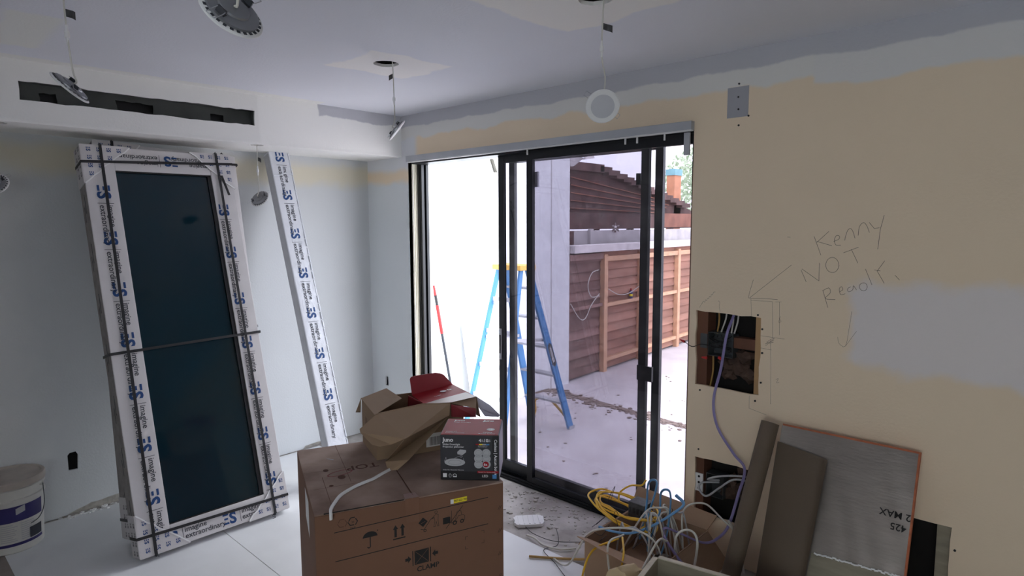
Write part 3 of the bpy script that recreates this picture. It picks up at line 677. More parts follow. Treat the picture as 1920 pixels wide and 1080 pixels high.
MB().tube([pa.lerp(pb, .93), pb], [.016, .010], 10).build('tip', m_rednut, pl, smooth=60)

# ================================================================== PACKS ON THE LEFT WALL
def es_logo(par, O, ex, ey, h):
    b_logo, b_text = MB(), MB()
    """E of three bars, S, divider, two lines of lettering"""
    for y0, x0, x1 in ((.80, .0, .5), (.42, .1, .44), (.02, .0, .5)):
        b_logo.poly([(x0 * h, y0 * h), (x1 * h, y0 * h), (x1 * h, (y0 + .17) * h), (x0 * h, (y0 + .17) * h)], O, ex, ey)
    b_logo.flat(text2d('S', .035), O, ex, ey, h * 1.36, .56 * h, .0)
    b_text.poly([(1.55 * h, -.1 * h), (1.59 * h, -.1 * h), (1.59 * h, 1.1 * h), (1.55 * h, 1.1 * h)], O, ex, ey)
    b_text.flat(text2d('imagine', .012), O, ex, ey, h * .62, 1.72 * h, .60 * h)
    b_text.flat(text2d('extraordinary', .012), O, ex, ey, h * .62, 1.72 * h, .04 * h)
    lo_ = b_logo.build('logo_print', m_navy, par, local=True, fix=False); b_text.build('lettering', m_grey, lo_, local=True, fix=False)
def mini_es(b, O, ex, ey, h):
    for y0 in (.80, .40, .0): b.poly([(0, y0 * h), (.45 * h, y0 * h), (.45 * h, (y0 + .2) * h), (0, (y0 + .2) * h)], O, ex, ey)
    b.flat(text2d('S', .035), O, ex, ey, h * 1.36, .55 * h, 0)
PT = .275
PROT = Matrix(((math.cos(PT), 0, -math.sin(PT)), (0, 1, 0), (math.sin(PT), 0, math.cos(PT))))   # local x = outward normal, y = width, z = up the slope
S_ = .98
def corner_wrap(pk, cy, cz, sy, sz, side, th=.11, mode=0):
    """torn carton wrap over one corner: cy, cz corner; sy, sz inward signs"""
    a, b = .225, .205
    n = 9; hyp = [(cy + sy * a * (1 - t / n) + (rnd.uniform(-.006, .006) if 0 < t < n else 0), cz + sz * b * (t / n) + (rnd.uniform(-.006, .006) if 0 < t < n else 0)) for t in range(n + 1)]
    poly = [(.0, cy - sy * .004, cz - sz * .004)] + [(.0, y, z) for y, z in hyp]
    w = MB().prism([(.001, y, z) for _, y, z in poly], (.004, 0, 0))
    w.box((-th, min(cy - sy * .006, cy), min(cz, cz + sz * b)), (.004, max(cy - sy * .006, cy), max(cz, cz + sz * b)))
    w.box((-th, min(cy, cy + sy * a), min(cz - sz * .005, cz)), (.004, max(cy, cy + sy * a), max(cz - sz * .005, cz)))
    o = w.build('corner_wrap', m_pack, pk, local=True)
    tn = MB()
    for (y0, z0), (y1, z1) in zip(hyp[:-1], hyp[1:]):
        tn.bar((.0052, y0, z0), (.0052, y1, z1), .006, .003, (1, 0, 0))
    tn.build('torn_edge', m_torn, o, local=True)
    pr = MB()
    ex, ey = {0: ((0, 0, -1), (0, 1, 0)), 1: ((0, -1, 0), (0, 0, -1))}[mode]
    for i in range(5):
        for j in range(5):
            py, pz = .012 + i * .046, .012 + j * .044
            if py / a + pz / b > .86: continue
            y = cy + sy * (py + .012); z = cz + sz * (pz + .012)
            mini_es(pr, (.0058, y - (.0 if mode == 0 else -.014), z + .014), ex, ey, .019)
    pr.build('small_print', m_navy if mode or side < 0 else m_grey, o, local=True, fix=False, kind='stuff')
    if sy > 0 and side < 0:
        ps = MB()
        for j in range(4):
            for i in range(2):
                mini_es(ps, (-.03 - i * .045, cy - sy * .0068, cz + sz * (.02 + j * .045) + .014), (0, 0, -1), (1, 0, 0), .02)
        ps.build('small_print', m_grey, o, local=True, fix=False, kind='stuff')
def make_pack(label, base, th, rot=PROT):
    pk = thing('window_pack', label, 'packed window', base, rot, 'strapped window packs leaning on the left wall')
    w, z0, z1 = .385 * S_, 0., 2.135 * S_
    gy0, gy1, gz0, gz1 = -.238 * S_, .26 * S_, .115 * S_, 2.005 * S_
    for lo, hi in (((-th, -w, z0), (0, gy0, z1)), ((-th, gy1, z0), (0, w, z1)), ((-th, gy0, z0), (0, gy1, gz0)), ((-th, gy0, gz1), (0, gy1, z1))):
        MB().box(lo, hi).build('carton_strip', m_pack, pk, local=True, bevel=.003)
    MB().box((-th * .9, gy0, gz0), (-.016, gy1, gz1)).build('glass_pane', m_paneglass, pk, local=True)
    MB().box((-.016, gy1 - .02, gz0), (-.006, gy1, gz1)).box((-.016, gy0, gz1 - .008), (-.006, gy1, gz1)).box((-.016, gy0, gz0), (-.006, gy1, gz0 + .006)).build('pane_bead', m_black, pk, local=True)
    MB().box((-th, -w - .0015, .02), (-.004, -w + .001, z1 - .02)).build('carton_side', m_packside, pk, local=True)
    sp = MB()
    for j in range(7): 
        z = 1.8 - j * .26; sp.box((-.075, -w - .0025, z - .1), (-.072, -w - .0015, z - .02)); sp.box((-.05, -w - .0025, z - .06), (-.045, -w - .0015, z + .04))
    sp.build('side_print', m_grey, pk, local=True)
    return pk, w, z0, z1
bx, by = .878, -1.562
n_ = PROT @ Vector((1, 0, 0)); thick = .11
# origin at the front face's bottom centre; the rear bottom edge rests on the floor
pk1, w, z0, z1 = make_pack('large strapped window pack in white printed carton, front of the two', (bx, by, thick * math.sin(PT)), thick)
th2 = .15
off = n_ * -(thick + .004)
b2 = Vector((bx, by, thick * math.sin(PT))) + off; b2.z = th2 * math.sin(PT) + .018; b2.x += -.03; b2.y += .005
pk2, *_ = make_pack('strapped window pack mostly hidden behind the front window pack', b2, th2, PROT @ Matrix.Rotation(math.radians(-2.4), 3, 'X'))
zoff = .035 * S_
for y, z in [(-.305, 1.833), (-.305, 1.581), (-.3, 1.305), (-.297, 1.038), (-.296, .765), (-.294, .492), (-.292, .224)]:
    es_logo(pk1, (.0012, (y - .033) * S_, (z + .05) * S_ + zoff), (0, 0, -1), (0, 1, 0), .062)
for y, z in [(.305, 1.74), (.307, 1.48), (.31, 1.2), (.312, .938), (.314, .665), (.315, .4), (.316, .14)]:
    es_logo(pk1, (.0012, (y - .033) * S_, (z + .05) * S_ + zoff), (0, 0, -1), (0, 1, 0), .058)
for y in (.35, .08): es_logo(pk1, (.0012, y, 2.075 * S_ + zoff - .01), (0, -1, 0), (0, 0, -1), .058)
for y in (-.27, .02): es_logo(pk1, (.0012, y, .020), (0, 1, 0), (0, 0, 1), .058)
for cy, cz, sy, sz, sd, md in ((-w, z1, 1, -1, -1, 0), (w, z1, -1, -1, 1, 1), (-w, 0, 1, 1, -1, 0), (w, 0, -1, 1, 1, 1)):
    corner_wrap(pk1, cy, cz, sy, sz, sd, thick, md)
corner_wrap(pk2, -w, 0, 1, 1, -1, th2, 0); corner_wrap(pk2, -w, z1, 1, -1, -1, th2, 0)
def strap_path(pk, pts, wd=.014): 
    b = MB()
    for a, c in zip(pts[:-1], pts[1:]):
        d = (Vector(c) - Vector(a)); up = (1, 0, 0) if abs(d.x) < abs(d.y) + abs(d.z) else ((0, 1, 0) if abs(d.z) < 1e-6 and abs(d.y) < 1e-6 and False else (0, 0, 1))
        if abs(d.x) > abs(d.y) + abs(d.z):
            up = (0, 1, 0)
        b.bar(a, c, wd, .002, up)
    b.build('strap', m_strap, pk, local=True)
for pk, th in ((pk1, thick), (pk2, th2)):
    for zL, zR in ((2.007, 2.044), (.986, 1.005), (.06, .04)):
        za, zc = zL * S_ + zoff, zR * S_ + zoff
        strap_path(pk, [(-th, -w - .008, za), (.0075, -w - .008, za), (.0075, w + .008, zc), (-th, w + .008, zc)])
    strap_path(pk, [(-th, -.300, z1 + .007), (.009, -.29, z1 + .007), (.009, -.312, -.007), (-th * .2, -.312, -.007)])
    strap_path(pk, [(-th, .297, z1 + .007), (.009, .297, z1 + .007), (.009, .296, -.007), (-th * .2, .296, -.007)])
strap_path(pk1, [(.010, .31, z1 - .13), (.014, .335, z1 - .25)], .013)
# narrow wrapped profile pack
BT = .325
BROT = Matrix(((math.cos(BT), 0, -math.sin(BT)), (0, 1, 0), (math.sin(BT), 0, math.cos(BT))))
bw, bdp, bl = .136, .08, 2.205
bp_ = thing('profile_pack', 'long narrow film-wrapped carton leaning in the room corner', 'packed profile', (.815, -.772, bdp * math.sin(BT)), BROT)
MB().box((-bdp, -bw / 2, 0), (0, bw / 2, bl)).build('carton', m_film, bp_, local=True, bevel=.006)
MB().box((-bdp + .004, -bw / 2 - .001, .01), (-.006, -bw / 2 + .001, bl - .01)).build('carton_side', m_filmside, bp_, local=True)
fm_ = MB(); n = 40
for i in range(n): 
    z = i / n * bl; fm_.box((-.003, bw / 2 - .004, z), (.002 + rnd.random() * .003, bw / 2 + .002 + rnd.random() * .003, z + bl / n * .9))
fm_.build('film_edge', m_film, bp_, local=True)
MB().tube(spline([(.001, -bw / 2, bl - .17), (.003, -.02, bl - .165), (.003, .02, bl - .15), (.001, bw / 2, bl - .155)], 5), .004, 6).build('film_crease', m_film, bp_, local=True)
for i in range(9):
    z = bl - .30 - i * .268 + .25
    es_logo(bp_, (.0012, -.026, z + .05), (0, 0, -1), (0, 1, 0), .060) if z > .3 else None

# ================================================================== BUCKET
bk = thing('bucket', 'white plastic bucket with purple label beside the left wall', 'bucket', (.172, -2.325, 0))
bm_ = Matrix.Translation((.172, -2.325, 0))
MB().lathe([(.001, 0), (.125, 0), (.130, .006), (.138, .18), (.1405, .265), (.150, .268), (.150, .276), (.142, .279), (.143, .315), (.152, .318), (.152, .328), (.146, .332), (.147, .352)], 40, bm_).build('pail', m_bucket, bk, smooth=35)
MB().lathe([(.154, .336), (.156, .340), (.156, .366), (.152, .370), (.140, .370), (.137, .362), (.001, .361)], 40, bm_).build('lid', m_lid, bk, smooth=35)
def band(z0, z1, a0, a1, rr, n=20, zs=0):
    b = MB(); P = []
    for i in range(n + 1):
        a = a0 + (a1 - a0) * i / n
        for z in (z0, z1): R = rr(z); P.append(bm_ @ Vector((R * math.cos(a), R * math.sin(a), z)))
    return b.add(P, [(2 * i, 2 * i + 2, 2 * i + 3, 2 * i + 1) for i in range(n)])
rr = lambda z: .1306 + (z - .006) * .0455 + .0012
A0, A1 = -1.9, .98
band(.165, .245, A0, A1, rr).build('label_band', m_purple, bk, smooth=60, fix=False)
band(.040, .055, A0, A1, rr).build('label_stripe', m_purple, bk, smooth=60, fix=False)
lp = MB()
r = random.Random(3)
for col in range(3):
    for i in range(9):
        a = -1.1 + col * .62; l = r.uniform(.35, .52); z = .150 - i * .0105
        lp.add(band(z, z + .004, a, a + l, rr, 6).v, band(z, z + .004, a, a + l, rr, 6).f)
lp.build('label_text', m_greyink, bk, fix=False)
band(.06, .115, .42, .93, lambda z: rr(z) + .0006, 8).build('label_block', m_grey, bk, fix=False)
sw = MB(); sw2 = band(.20, .232, .02, .30, lambda z: rr(z) + .0008, 6)
for i, v in enumerate(sw2.v): v.z += .012 * (i // 2) / 6
sw2.build('label_mark', m_greyink, bk, fix=False)
hp = [bm_ @ Vector((.155 * math.cos(a), .155 * math.sin(a), z)) for a, z in ((.98, .315), (.99, .29), (1.0, .24), (.96, .205), (.85, .175), (.65, .15), (.4, .14))]
MB().tube(spline(hp, 6), .0022, 6).build('bail_handle', m_metalbox, bk, smooth=60)
MB().lathe([(.012, 0), (.012, .004)], 10, bm_ @ Matrix.Translation((.148 * math.cos(.98), .148 * math.sin(.98), .315)) @ Matrix.Rotation(math.pi / 2, 4, 'Y')).build('handle_ear', m_bucket, bk)

# ================================================================== BIG CARTON AND WHAT STANDS ON IT
TZ = .72
BF = Vector((2.409, -1.859, 0)); BLv = Vector((1.823, -1.640, 0)); BR = Vector((2.664, -1.266, 0))
eb = (BR - BF).normalized(); LBX = (BR - BF).length
ea = Vector((-eb.y, eb.x, 0)); LAX = (BLv - BF).dot(ea)
big = thing('appliance_box', 'large brown cardboard appliance box in the foreground', 'box', (BF + BR + ea * LAX) / 2 + Vector((0, 0, 0)))
BP = lambda a, b, z: BF + ea * a + eb * b + Vector((0, 0, z))
def bpbox(a0, a1, b0, b1, z0, z1):
    P = [BP(a, b, z) for z in (z0, z1) for b in (b0, b1) for a in (a0, a1)]
    return MB().add(P, [(0, 2, 3, 1), (4, 5, 7, 6), (0, 1, 5, 4), (2, 6, 7, 3), (0, 4, 6, 2), (1, 3, 7, 5)])
bpbox(0, LAX, 0, LBX, 0, TZ - .005).build('carton_body', m_card, big, bevel=.004)
half = LBX / 2
for b0, b1 in ((.0, half - .002), (half + .002, LBX)):
    bpbox(.0, LAX, b0 if b0 else .0, b1, TZ - .005, TZ).build('top_flap', m_carddust, big, bevel=.0015)
FO = BP(-.0008, 0, TZ); fe = eb; fz = Vector((0, 0, 1))      # printed front face: u along eb, v up from the top edge
pr = MB(); L_ = LBX
FOF, FEF = FO, fe
FL = FO + fz * .0535; fl_ = fe + fz * .042
for v0, v1 in ((-.125, -.125), (-.222, -.222)): pr.stroke([(.06, v0), (.585, v1)], .0028, FL, fl_, fz)
FO = FO + eb * (.172 - .19 * .73) + fz * (-.112 + .165 * .73); fe = (eb + fz * .042) * .73; fz = fz * .73
# umbrella
uc, vc = .19, -.165
pr.poly(circ(uc, vc, .033, 12, 0, math.pi, .026), FO, fe, fz); pr.stroke([(uc, vc), (uc, vc - .044)] + [(uc - .006 + .006 * math.cos(t), vc - .044 + .006 * math.sin(t)) for t in (0, -1, -2, -3)], .0045, FO, fe, fz)
pr.poly(circ(uc + .034, vc + .024, .003, 8), FO, fe, fz)
# this way up
for k in (0, 1):
    u_ = .305 + k * .032; pr.poly([(u_ - .0055, -.195), (u_ + .0055, -.195), (u_ + .0055, -.158), (u_ + .012, -.158), (u_, -.138), (u_ - .012, -.158), (u_ - .0055, -.158)], FO, fe, fz)
pr.poly([(.293, -.207), (.350, -.207), (.350, -.201), (.293, -.201)], FO, fe, fz)
# trolley with person
pr.poly([(.412, -.155), (.434, -.132), (.456, -.155), (.434, -.178)], FO, fe, fz)
pr.stroke([(.423, -.186), (.438, -.192), (.470, -.150), (.488, -.142)], .0025, FO, fe, fz)
pr.stroke(circ(.443, -.197, .006, 8), .003, FO, fe, fz); pr.stroke(circ(.497, -.121, .0065, 10), .002, FO, fe, fz)
pr.stroke([(.497, -.130), (.486, -.138), (.472, -.150), (.488, -.146), (.490, -.162), (.485, -.190), (.492, -.190), (.497, -.166), (.503, -.190), (.510, -.190), (.506, -.160), (.508, -.134), (.497, -.130)], .0018, FO, fe, fz)
# forklift struck out
pr.poly([(.530, -.158), (.562, -.158), (.566, -.162), (.566, -.190), (.530, -.190)], FO, fe, fz)
pr.stroke([(.572, -.132), (.572, -.194)], .002, FO, fe, fz); pr.stroke([(.572, -.190), (.60, -.190)], .002, FO, fe, fz)
for u_ in (.588, .624): pr.stroke(circ(u_, -.194, .0085 if u_ < .6 else .0075, 12), .005, FO, fe, fz)
pr.stroke([(.586, -.184), (.600, -.176), (.606, -.164), (.630, -.164), (.638, -.17), (.638, -.19), (.632, -.194)], .002, FO, fe, fz)
pr.stroke([(.592, -.178), (.600, -.142), (.618, -.140), (.624, -.164)], .002, FO, fe, fz); pr.stroke([(.545, -.212), (.628, -.120)], .0028, FO, fe, fz)
# recycling marks
def recycle(u_, v_, s_, w_, b):
    for k in range(3):
        t = math.pi / 2 + k * 2 * math.pi / 3
        p = [(u_ + s_ * math.cos(t + d), v_ + s_ * .95 * math.sin(t + d)) for d in (-.45, .45)]; q = (u_ + s_ * math.cos(t + 2.09 - .45), v_ + s_ * .95 * math.sin(t + 2.09 - .45))
        b.stroke([p[0], p[1], (p[1][0] * .3 + q[0] * .7, p[1][1] * .3 + q[1] * .7)], w_, FO, fe, fz)
# clamp symbol and word
c0, v0 = .425, -.318
pr.poly([(c0 - .034, v0 - .034), (c0 + .034, v0 - .034), (c0 + .034, v0 + .034), (c0 - .034, v0 + .034)], FO, fe, fz)
for k in (-1, 1):
    pr.poly([(c0 + k * .040, v0 - .036), (c0 + k * .0445, v0 - .036), (c0 + k * .0445, v0 + .036), (c0 + k * .040, v0 + .036)], FO, fe, fz)
    pr.poly([(c0 + k * .050, v0), (c0 + k * .065, v0 + .017), (c0 + k * .065, v0 + .007), (c0 + k * .078, v0 + .007), (c0 + k * .078, v0 - .007), (c0 + k * .065, v0 - .007), (c0 + k * .065, v0 - .017)], FO, fe, fz)
pr.flat(centre2(text2d('CLAMP', .02)), FO, fe, fz, .034, c0 + .03, v0 - .058)
GF = (FO, fe, fz); FO, fe, fz = FOF, FEF, Vector((0, 0, 1))
recycle(.118, -.042, .015, .003, pr)
pr.flat(centre2(text2d('20')), FO, fe, fz, .009, .118, -.044); pr.flat(centre2(text2d('PAP')), FO, fe, fz, .010, .118, -.064)
for k in range(4):
    for d in (0, .006): pr.stroke([(L_ - .022 + d, -.10 - k * .085), (L_ - .014 + d, -.085 - k * .085)], .0015, FO, fe, fz)
for (u_, v_, a, b) in ((.50, -.175, 1, -1), (.50, -.22, 1, 1), (.57, -.165, -1, -1), (.57, -.21, -1, 1)):
    if u_ < L_ - .01: pr.stroke([(u_, v_ + b * .01), (u_, v_), (u_ + a * .01, v_)], .0012, FO, fe, fz)
pr.build('shipping_marks', m_ink, big, fix=False)
cx = MB(); FO2 = FO - ea * .0004; FO, fe, fz = GF; GO = FO - ea * .0004
for a_, b_, w_ in (((c0 - .03, v0 - .03), (c0 + .03, v0 + .03), .0015), ((c0 - .03, v0 + .03), (c0 + .03, v0 - .03), .0015), ((.424, -.160), (.444, -.153), .002)):
    MB().stroke([a_, b_], w_, GO, fe, fz).build('mark_line', m_card, big, fix=False)
FO, fe, fz = FOF, FEF, Vector((0, 0, 1))
rc = MB(); recycle(.085, -.042, .015, .0025, rc); rc.build('recycle_mark', m_inkb, big, fix=False)
MB().poly([(.448, -.030), (.508, -.028), (.508, -.044), (.448, -.046)], FO2, fe, fz).build('number_sticker', m_yellow, big, fix=False)
MB().poly([(.448, -.030), (.459, -.030), (.459, -.046), (.448, -.046)], FO2 - ea * .0003, fe, fz).build('sticker_end', m_white, big, fix=False)
MB().flat(centre2(text2d('987 623 783', .01)), FO2 - ea * .0005, fe, fz, .0095, .484, -.037).build('sticker_print', m_ink, big, fix=False)
MB().poly([(.290, 0), (.338, 0), (.336, -.085), (.294, -.082)], FO - ea * -.0002, fe, fz).build('brown_tape', m_tape, big, fix=False)
MB().stroke([(.03, -.0005), (.285, -.0005)], .004, FO, fe, fz).build('flap_gap', m_ink, big, fix=False)
TO = BP(0, 0, TZ + .0008)                                   # top face: u along eb, v along ea
MB().poly([(.290, 0), (.338, 0), (.334, .04), (.294, .04)], TO, eb, ea).build('tape_end', m_tapec, big, fix=False)
tp = MB(); tp.flat(centre2(text2d('TOP', .01)), TO, -eb, -ea, .062, -.212, -.345)
tp.v = [v for v in tp.v]
tp.build('top_lettering', m_inkb, big, fix=False)
tl = MB()
for p in ([(.0, .36), (.26, .36)], [(.15, .22), (.15, LAX)], [(.02, .20), (.20, .20)], [(half, .02), (half, LAX)], [(.06, .0), (.06, .3)]): tl.stroke(p, .0016, TO, eb, ea)
tl.build('top_creases', m_inkb, big, fix=False)
ov = [(.125 + .045 * math.cos(t), .315 + .022 * math.sin(t) + .01 * math.cos(t)) for t in [i * .35 for i in range(19)]]
MB().stroke(ov, .004, TO, eb, ea).build('marker_loop', m_redin, big, fix=False)
MB().poly(circ(.125, .275, .014, 10, ry=.02), TO, eb, ea).poly(circ(.08, .36, .010, 10, ry=.014), TO, eb, ea).poly(circ(.08, .21, .008, 8), TO, eb, ea).build('top_smudge', m_inkb, big, fix=False)
LO = BP(0, -.0008, TZ)
MB().poly([(.18, -.03), (.30, -.025), (.30, -.13), (.18, -.16)], LO, ea, fz).build('side_label', m_white, big, fix=False)
MB().box((-.016, -.0015, 0), (.016, .0015, .0008), Matrix.Translation(BP(.47, .11, TZ + .0005)) @ Matrix.Rotation(.4, 4, 'Z')).build('loose_staple', m_alu, big)
# white flat cable lying over the top
cb = [BP(-.008, .05, TZ - .02), BP(-.007, .05, TZ - .002), BP(.012, .053, TZ + .006), BP(.06, .072, TZ + .005), BP(.113, .101, TZ + .005), BP(.16, .155, TZ + .006), BP(.188, .203, TZ + .006), BP(.20, .225, TZ + .006), BP(.235, .265, TZ + .006), BP(.27, .31, TZ + .006)]
props(MB().tube(spline(cb, 8), .0058, 8, .45).build('flat_cable', m_white, smooth=60), 'short white flat cable lying across the big box top', 'cable')

# Juno downlight carton
jo = Vector((2.489, -1.408, TZ)); jx = Vector((.766, .643, 0)).normalized(); jy = Vector((-jx.y, jx.x, 0)); JW, JD, JH = .210, .183, .167
jn = thing('downlight_box', 'small black and red downlight carton on the big cardboard box', 'box', jo + jx * JW / 2 + jy * JD / 2)
JP = lambda a, b, c: jo + jx * a + jy * b + Vector((0, 0, c))
def jbox(a0, a1, b0, b1, c0, c1):
    P = [JP(a, b, c) for c in (c0, c1) for b in (b0, b1) for a in (a0, a1)]
    return MB().add(P, [(0, 2, 3, 1), (4, 5, 7, 6), (0, 1, 5, 4), (2, 6, 7, 3), (0, 4, 6, 2), (1, 3, 7, 5)])
jbox(0, JW, 0, JD, 0.001, JH).build('carton_body', m_junoblk2, jn, bevel=.002)
jbox(.003, JW - .003, .001, JD - .002, JH, JH + .0015).build('lid', m_red, jn)
MB().add([JP(JW + .0006, .004, .004), JP(JW + .0006, JD - .004, .004), JP(JW + .0006, JD - .004, JH - .003), JP(JW + .0006, .004, JH - .003)], [(0, 1, 2, 3)]).build('side_panel', m_pale, jn, fix=False)
JO = JP(0, -.0005, 0); JZ = Vector((0, 0, 1)); k_ = JW / 860.   # face pixel scale
F = lambda x, y: ((x - 45) * k_, JH - (y - 350) * k_ * (JH / (JW * 670 / 860)))
def jrect(b, x0, y0, x1, y1, lift=0.): (u_, v_), (p_, q_) = F(x0, y0), F(x1, y1); b.poly([(u_, q_), (p_, q_), (p_, v_), (u_, v_)], JO - jy * lift, jx, JZ); return b
def jtext(b, s, x, y, h, bold=.0, lift=.0004, ex=None, ey=None):
    u_, v_ = F(x, y); b.flat(text2d(s, bold), JO - jy * lift + jx * u_ + JZ * v_, ex or jx, ey or JZ, h); return b
jrect(MB(), 50, 355, 810, 885).build('front_panel', m_junoblk, jn, fix=False)
w1 = MB()
jtext(w1, 'Juno', 85, 448, .0205, .03); jtext(w1, 'Wafer Downlight', 82, 500, .0088, .01); jtext(w1, 'Projecteur plafonnier', 82, 535, .0088, .01)
jtext(w1, '4', 612, 448, .0165, .02); jtext(w1, '10', 682, 448, .0165, .02); jtext(w1, 'IN', 652, 428, .006); jtext(w1, 'PO', 652, 448, .006); jtext(w1, 'CM', 742, 428, .006); jtext(w1, 'DIA', 742, 448, .006)
jtext(w1, 'Canless | Aucun boîtier', 838, 410, .0145, .015, ex=-JZ, ey=jx)
jtext(w1, 'Wafer Kit / Ensemble Plafonnier', 82, 872, .0058); jtext(w1, 'LED', 655, 965, .0125, .01)
jtext(w1, 'Dimmable selectable CCT', 600, 510, .0032); jtext(w1, 'Temperature de couleur', 600, 525, .0032)
jrect(w1, 82, 915, 138, 975, .0004); w1.stroke([F(165, 945), F(185, 920), F(208, 945)], .001, JO - jy * .0004, jx, JZ); w1.stroke([F(172, 940), F(172, 972), F(200, 972), F(200, 940)], .001, JO - jy * .0004, jx, JZ)
w1.stroke([(F(255, 950)[0] + .0065 * math.cos(t), F(255, 950)[1] + .0065 * math.sin(t)) for t in [i * .35 for i in range(10)]], .0018, JO - jy * .0004, jx, JZ); jrect(w1, 228, 955, 284, 972, .0004)
w1.build('white_lettering', m_whiteink, jn, fix=False)
ll = MB(); cu, cv = F(258, 752); ll.poly(circ(cu, cv, .037, 24, ry=.0142), JO - jy * .0004, jx, JZ); ll.build('lamp_picture', m_greyink, jn, fix=False); ll = MB()
for x in (605, 720):
    for y in (610, 692, 775): ll.poly(circ(*F(x if y > 600 else x, y), .0158 if x else 0, 18), JO - jy * (.0004 + (y - 600) * 1e-6 + x * 2e-7), jx, JZ)
ll.build('disc_pictures', m_greyink, jn, fix=False); ll = MB()
ll.poly([F(295, 600), F(335, 562), F(425, 570), F(425, 600), F(370, 645), F(298, 632)], JO - jy * .0004, jx, JZ)
ll.stroke([F(255, 690), F(290, 675), F(330, 660), F(350, 650), F(372, 662), F(350, 680), F(335, 668)], .001, JO - jy * .0004, jx, JZ); ll.stroke([F(105, 740), F(128, 680), F(140, 735)], .001, JO - jy * .0004, jx, JZ); ll.stroke([F(385, 690), F(392, 740)], .001, JO - jy * .0004, jx, JZ)
ll.build('driver_picture', m_greyink, jn, fix=False)
rg = MB(); rg.stroke([(cu + .023 * math.cos(t), cv + .0085 * math.sin(t)) for t in [i * .3 for i in range(22)]], .0006, JO - jy * .0006, jx, JZ)
for x in (605, 720):
    for y in (610, 692, 775): u_, v_ = F(x, y); rg.stroke(circ(u_, v_, .0152, 18), .0004, JO - jy * .0008, jx, JZ); rg.stroke(circ(u_, v_, .010, 18), .0004, JO - jy * .0008, jx, JZ)
rg.build('picture_rings', m_grey, jn, fix=False)
rd = MB(); rd.poly(circ(*F(712, 775), .0108, 18), JO - jy * .001, jx, JZ); jrect(rd, 588, 872, 898, 905, .0006); rd.build('red_badge', m_red, jn, fix=False)
w2 = MB(); jtext(w2, '6x', 682, 792, .0125, .02, .0013); jtext(w2, 'Dimmable Trim / Garniture réglable', 600, 895, .0042, 0, .001)
w2.build('badge_print', m_whiteink, jn, fix=False)
jrect(MB(), 808, 925, 868, 985, .0006).build('blue_badge', m_blueink, jn, fix=False)
cs = MB(); 
for i, mm in enumerate((m_red, m_yellow, m_greyink, m_blueink)): jrect(MB(), 565 + i * 50, 476, 615 + i * 50, 493, .0006).build('colour_bar', mm, jn, fix=False)
JT = JP(0, 0, JH + .0021); wt = MB()
wt.flat(text2d('Juno', .02), JT, jx, jy, .022, .03, .150); wt.flat(text2d('Juno', .02), JT, jx, jy, .022, .14, .150)
wt.flat(text2d('Wafer Downlight'), JT, jx, jy, .009, .03, .134); wt.flat(text2d('WAFER KIT'), JT, jx, jy, .008, .016, .028); wt.flat(text2d('Projecteur plafonnier'), JT, jx, jy, .008, .016, .014)
wt.flat(text2d('Canless', .01), JT, jx, jy, .011, .15, .022); wt.flat(text2d('Aucun boîtier', .01), JT, jx, jy, .011, .135, .008)
wt.poly(circ(.176, .058, .015, 18, ry=.013), JT, jx, jy); wt.build('lid_print', m_whiteink, jn, fix=False)
MB().flat(centre2(text2d('CCT 3K', .01)), JT + Vector((0, 0, .0004)), jx, jy, .009, .176, .058).build('lid_badge_print', m_ink, jn, fix=False)

# emptied carton with open flaps
P2 = Vector((2.163, -1.454, TZ)); cb_ = Vector((.353, .935, 0)).normalized(); ca_ = Vector((-cb_.y, cb_.x, 0))
CA, CB, CHh = .238, .36, .185
CP = lambda a, b, c: P2 + ca_ * a + cb_ * b + Vector((0, 0, c))
ec = thing('emptied_carton', 'emptied brown and red carton with open flaps on the big box', 'box', P2 + ca_ * CA / 2 + cb_ * CB / 2)
def panel(name, pts, mat, th=.0025, par=ec):
    p = [Vector(q) for q in pts]; n = (p[1] - p[0]).cross(p[2] - p[0]).normalized()
    return MB().prism(p, n * th).build(name, mat, par)
panel('side_wall', [CP(0, 0, .001), CP(CA, 0, .001), CP(CA, 0, CHh), CP(0, 0, CHh)], m_cardin)
panel('side_wall', [CP(0, CB, .001), CP(CA, CB, .001), CP(CA, CB, CHh), CP(0, CB, CHh)], m_cardin)
panel('side_wall', [CP(0, 0, .001), CP(0, CB, .001), CP(0, CB, CHh), CP(0, 0, CHh)], m_cardin)
panel('side_wall', [CP(CA, 0, .001), CP(CA, CB, .001), CP(CA, CB, CHh), CP(CA, 0, CHh)], m_cardin)
panel('carton_base', [CP(0, 0, .001), CP(CA, 0, .001), CP(CA, CB, .001), CP(0, CB, .001)], m_cardin)
bc = MB(); 
for i in range(9): bc.poly([(.05 + i * .004, .06), (.052 + i * .004, .06), (.052 + i * .004, .13), (.05 + i * .004, .13)], CP(CA * .35, -.0032, 0), ca_, Vector((0, 0, 1)))
bc.build('faded_barcode', m_inkb, ec, fix=False)
LBp = MB().poly([(.20, .02), (.30, .02), (.30, .075), (.20, .075)], CP(-.0032, 0, 0), cb_, Vector((0, 0, 1))); LBp.build('white_label', m_white, ec, fix=False)
bc = MB()
for i in range(14): bc.poly([(.215 + i * .005, .025), (.2175 + i * .005, .025), (.2175 + i * .005, .06), (.215 + i * .005, .06)], CP(-.0036, 0, 0), cb_, Vector((0, 0, 1)))
bc.build('barcode', m_ink, ec, fix=False)
panel('inner_flap', [Vector((1.9345, -1.3697, 0.9060)), Vector((1.9383, -1.2430, 0.9250)), Vector((2.1021, -1.2838, 0.9200)), Vector((2.1662, -1.4612, 0.9040))], m_cardin)
panel('torn_flap', [Vector((1.9284, -1.3657, 0.9040)), Vector((1.9887, -1.4318, 0.8700)), Vector((1.9888, -1.4096, 0.8650))], m_cardin)
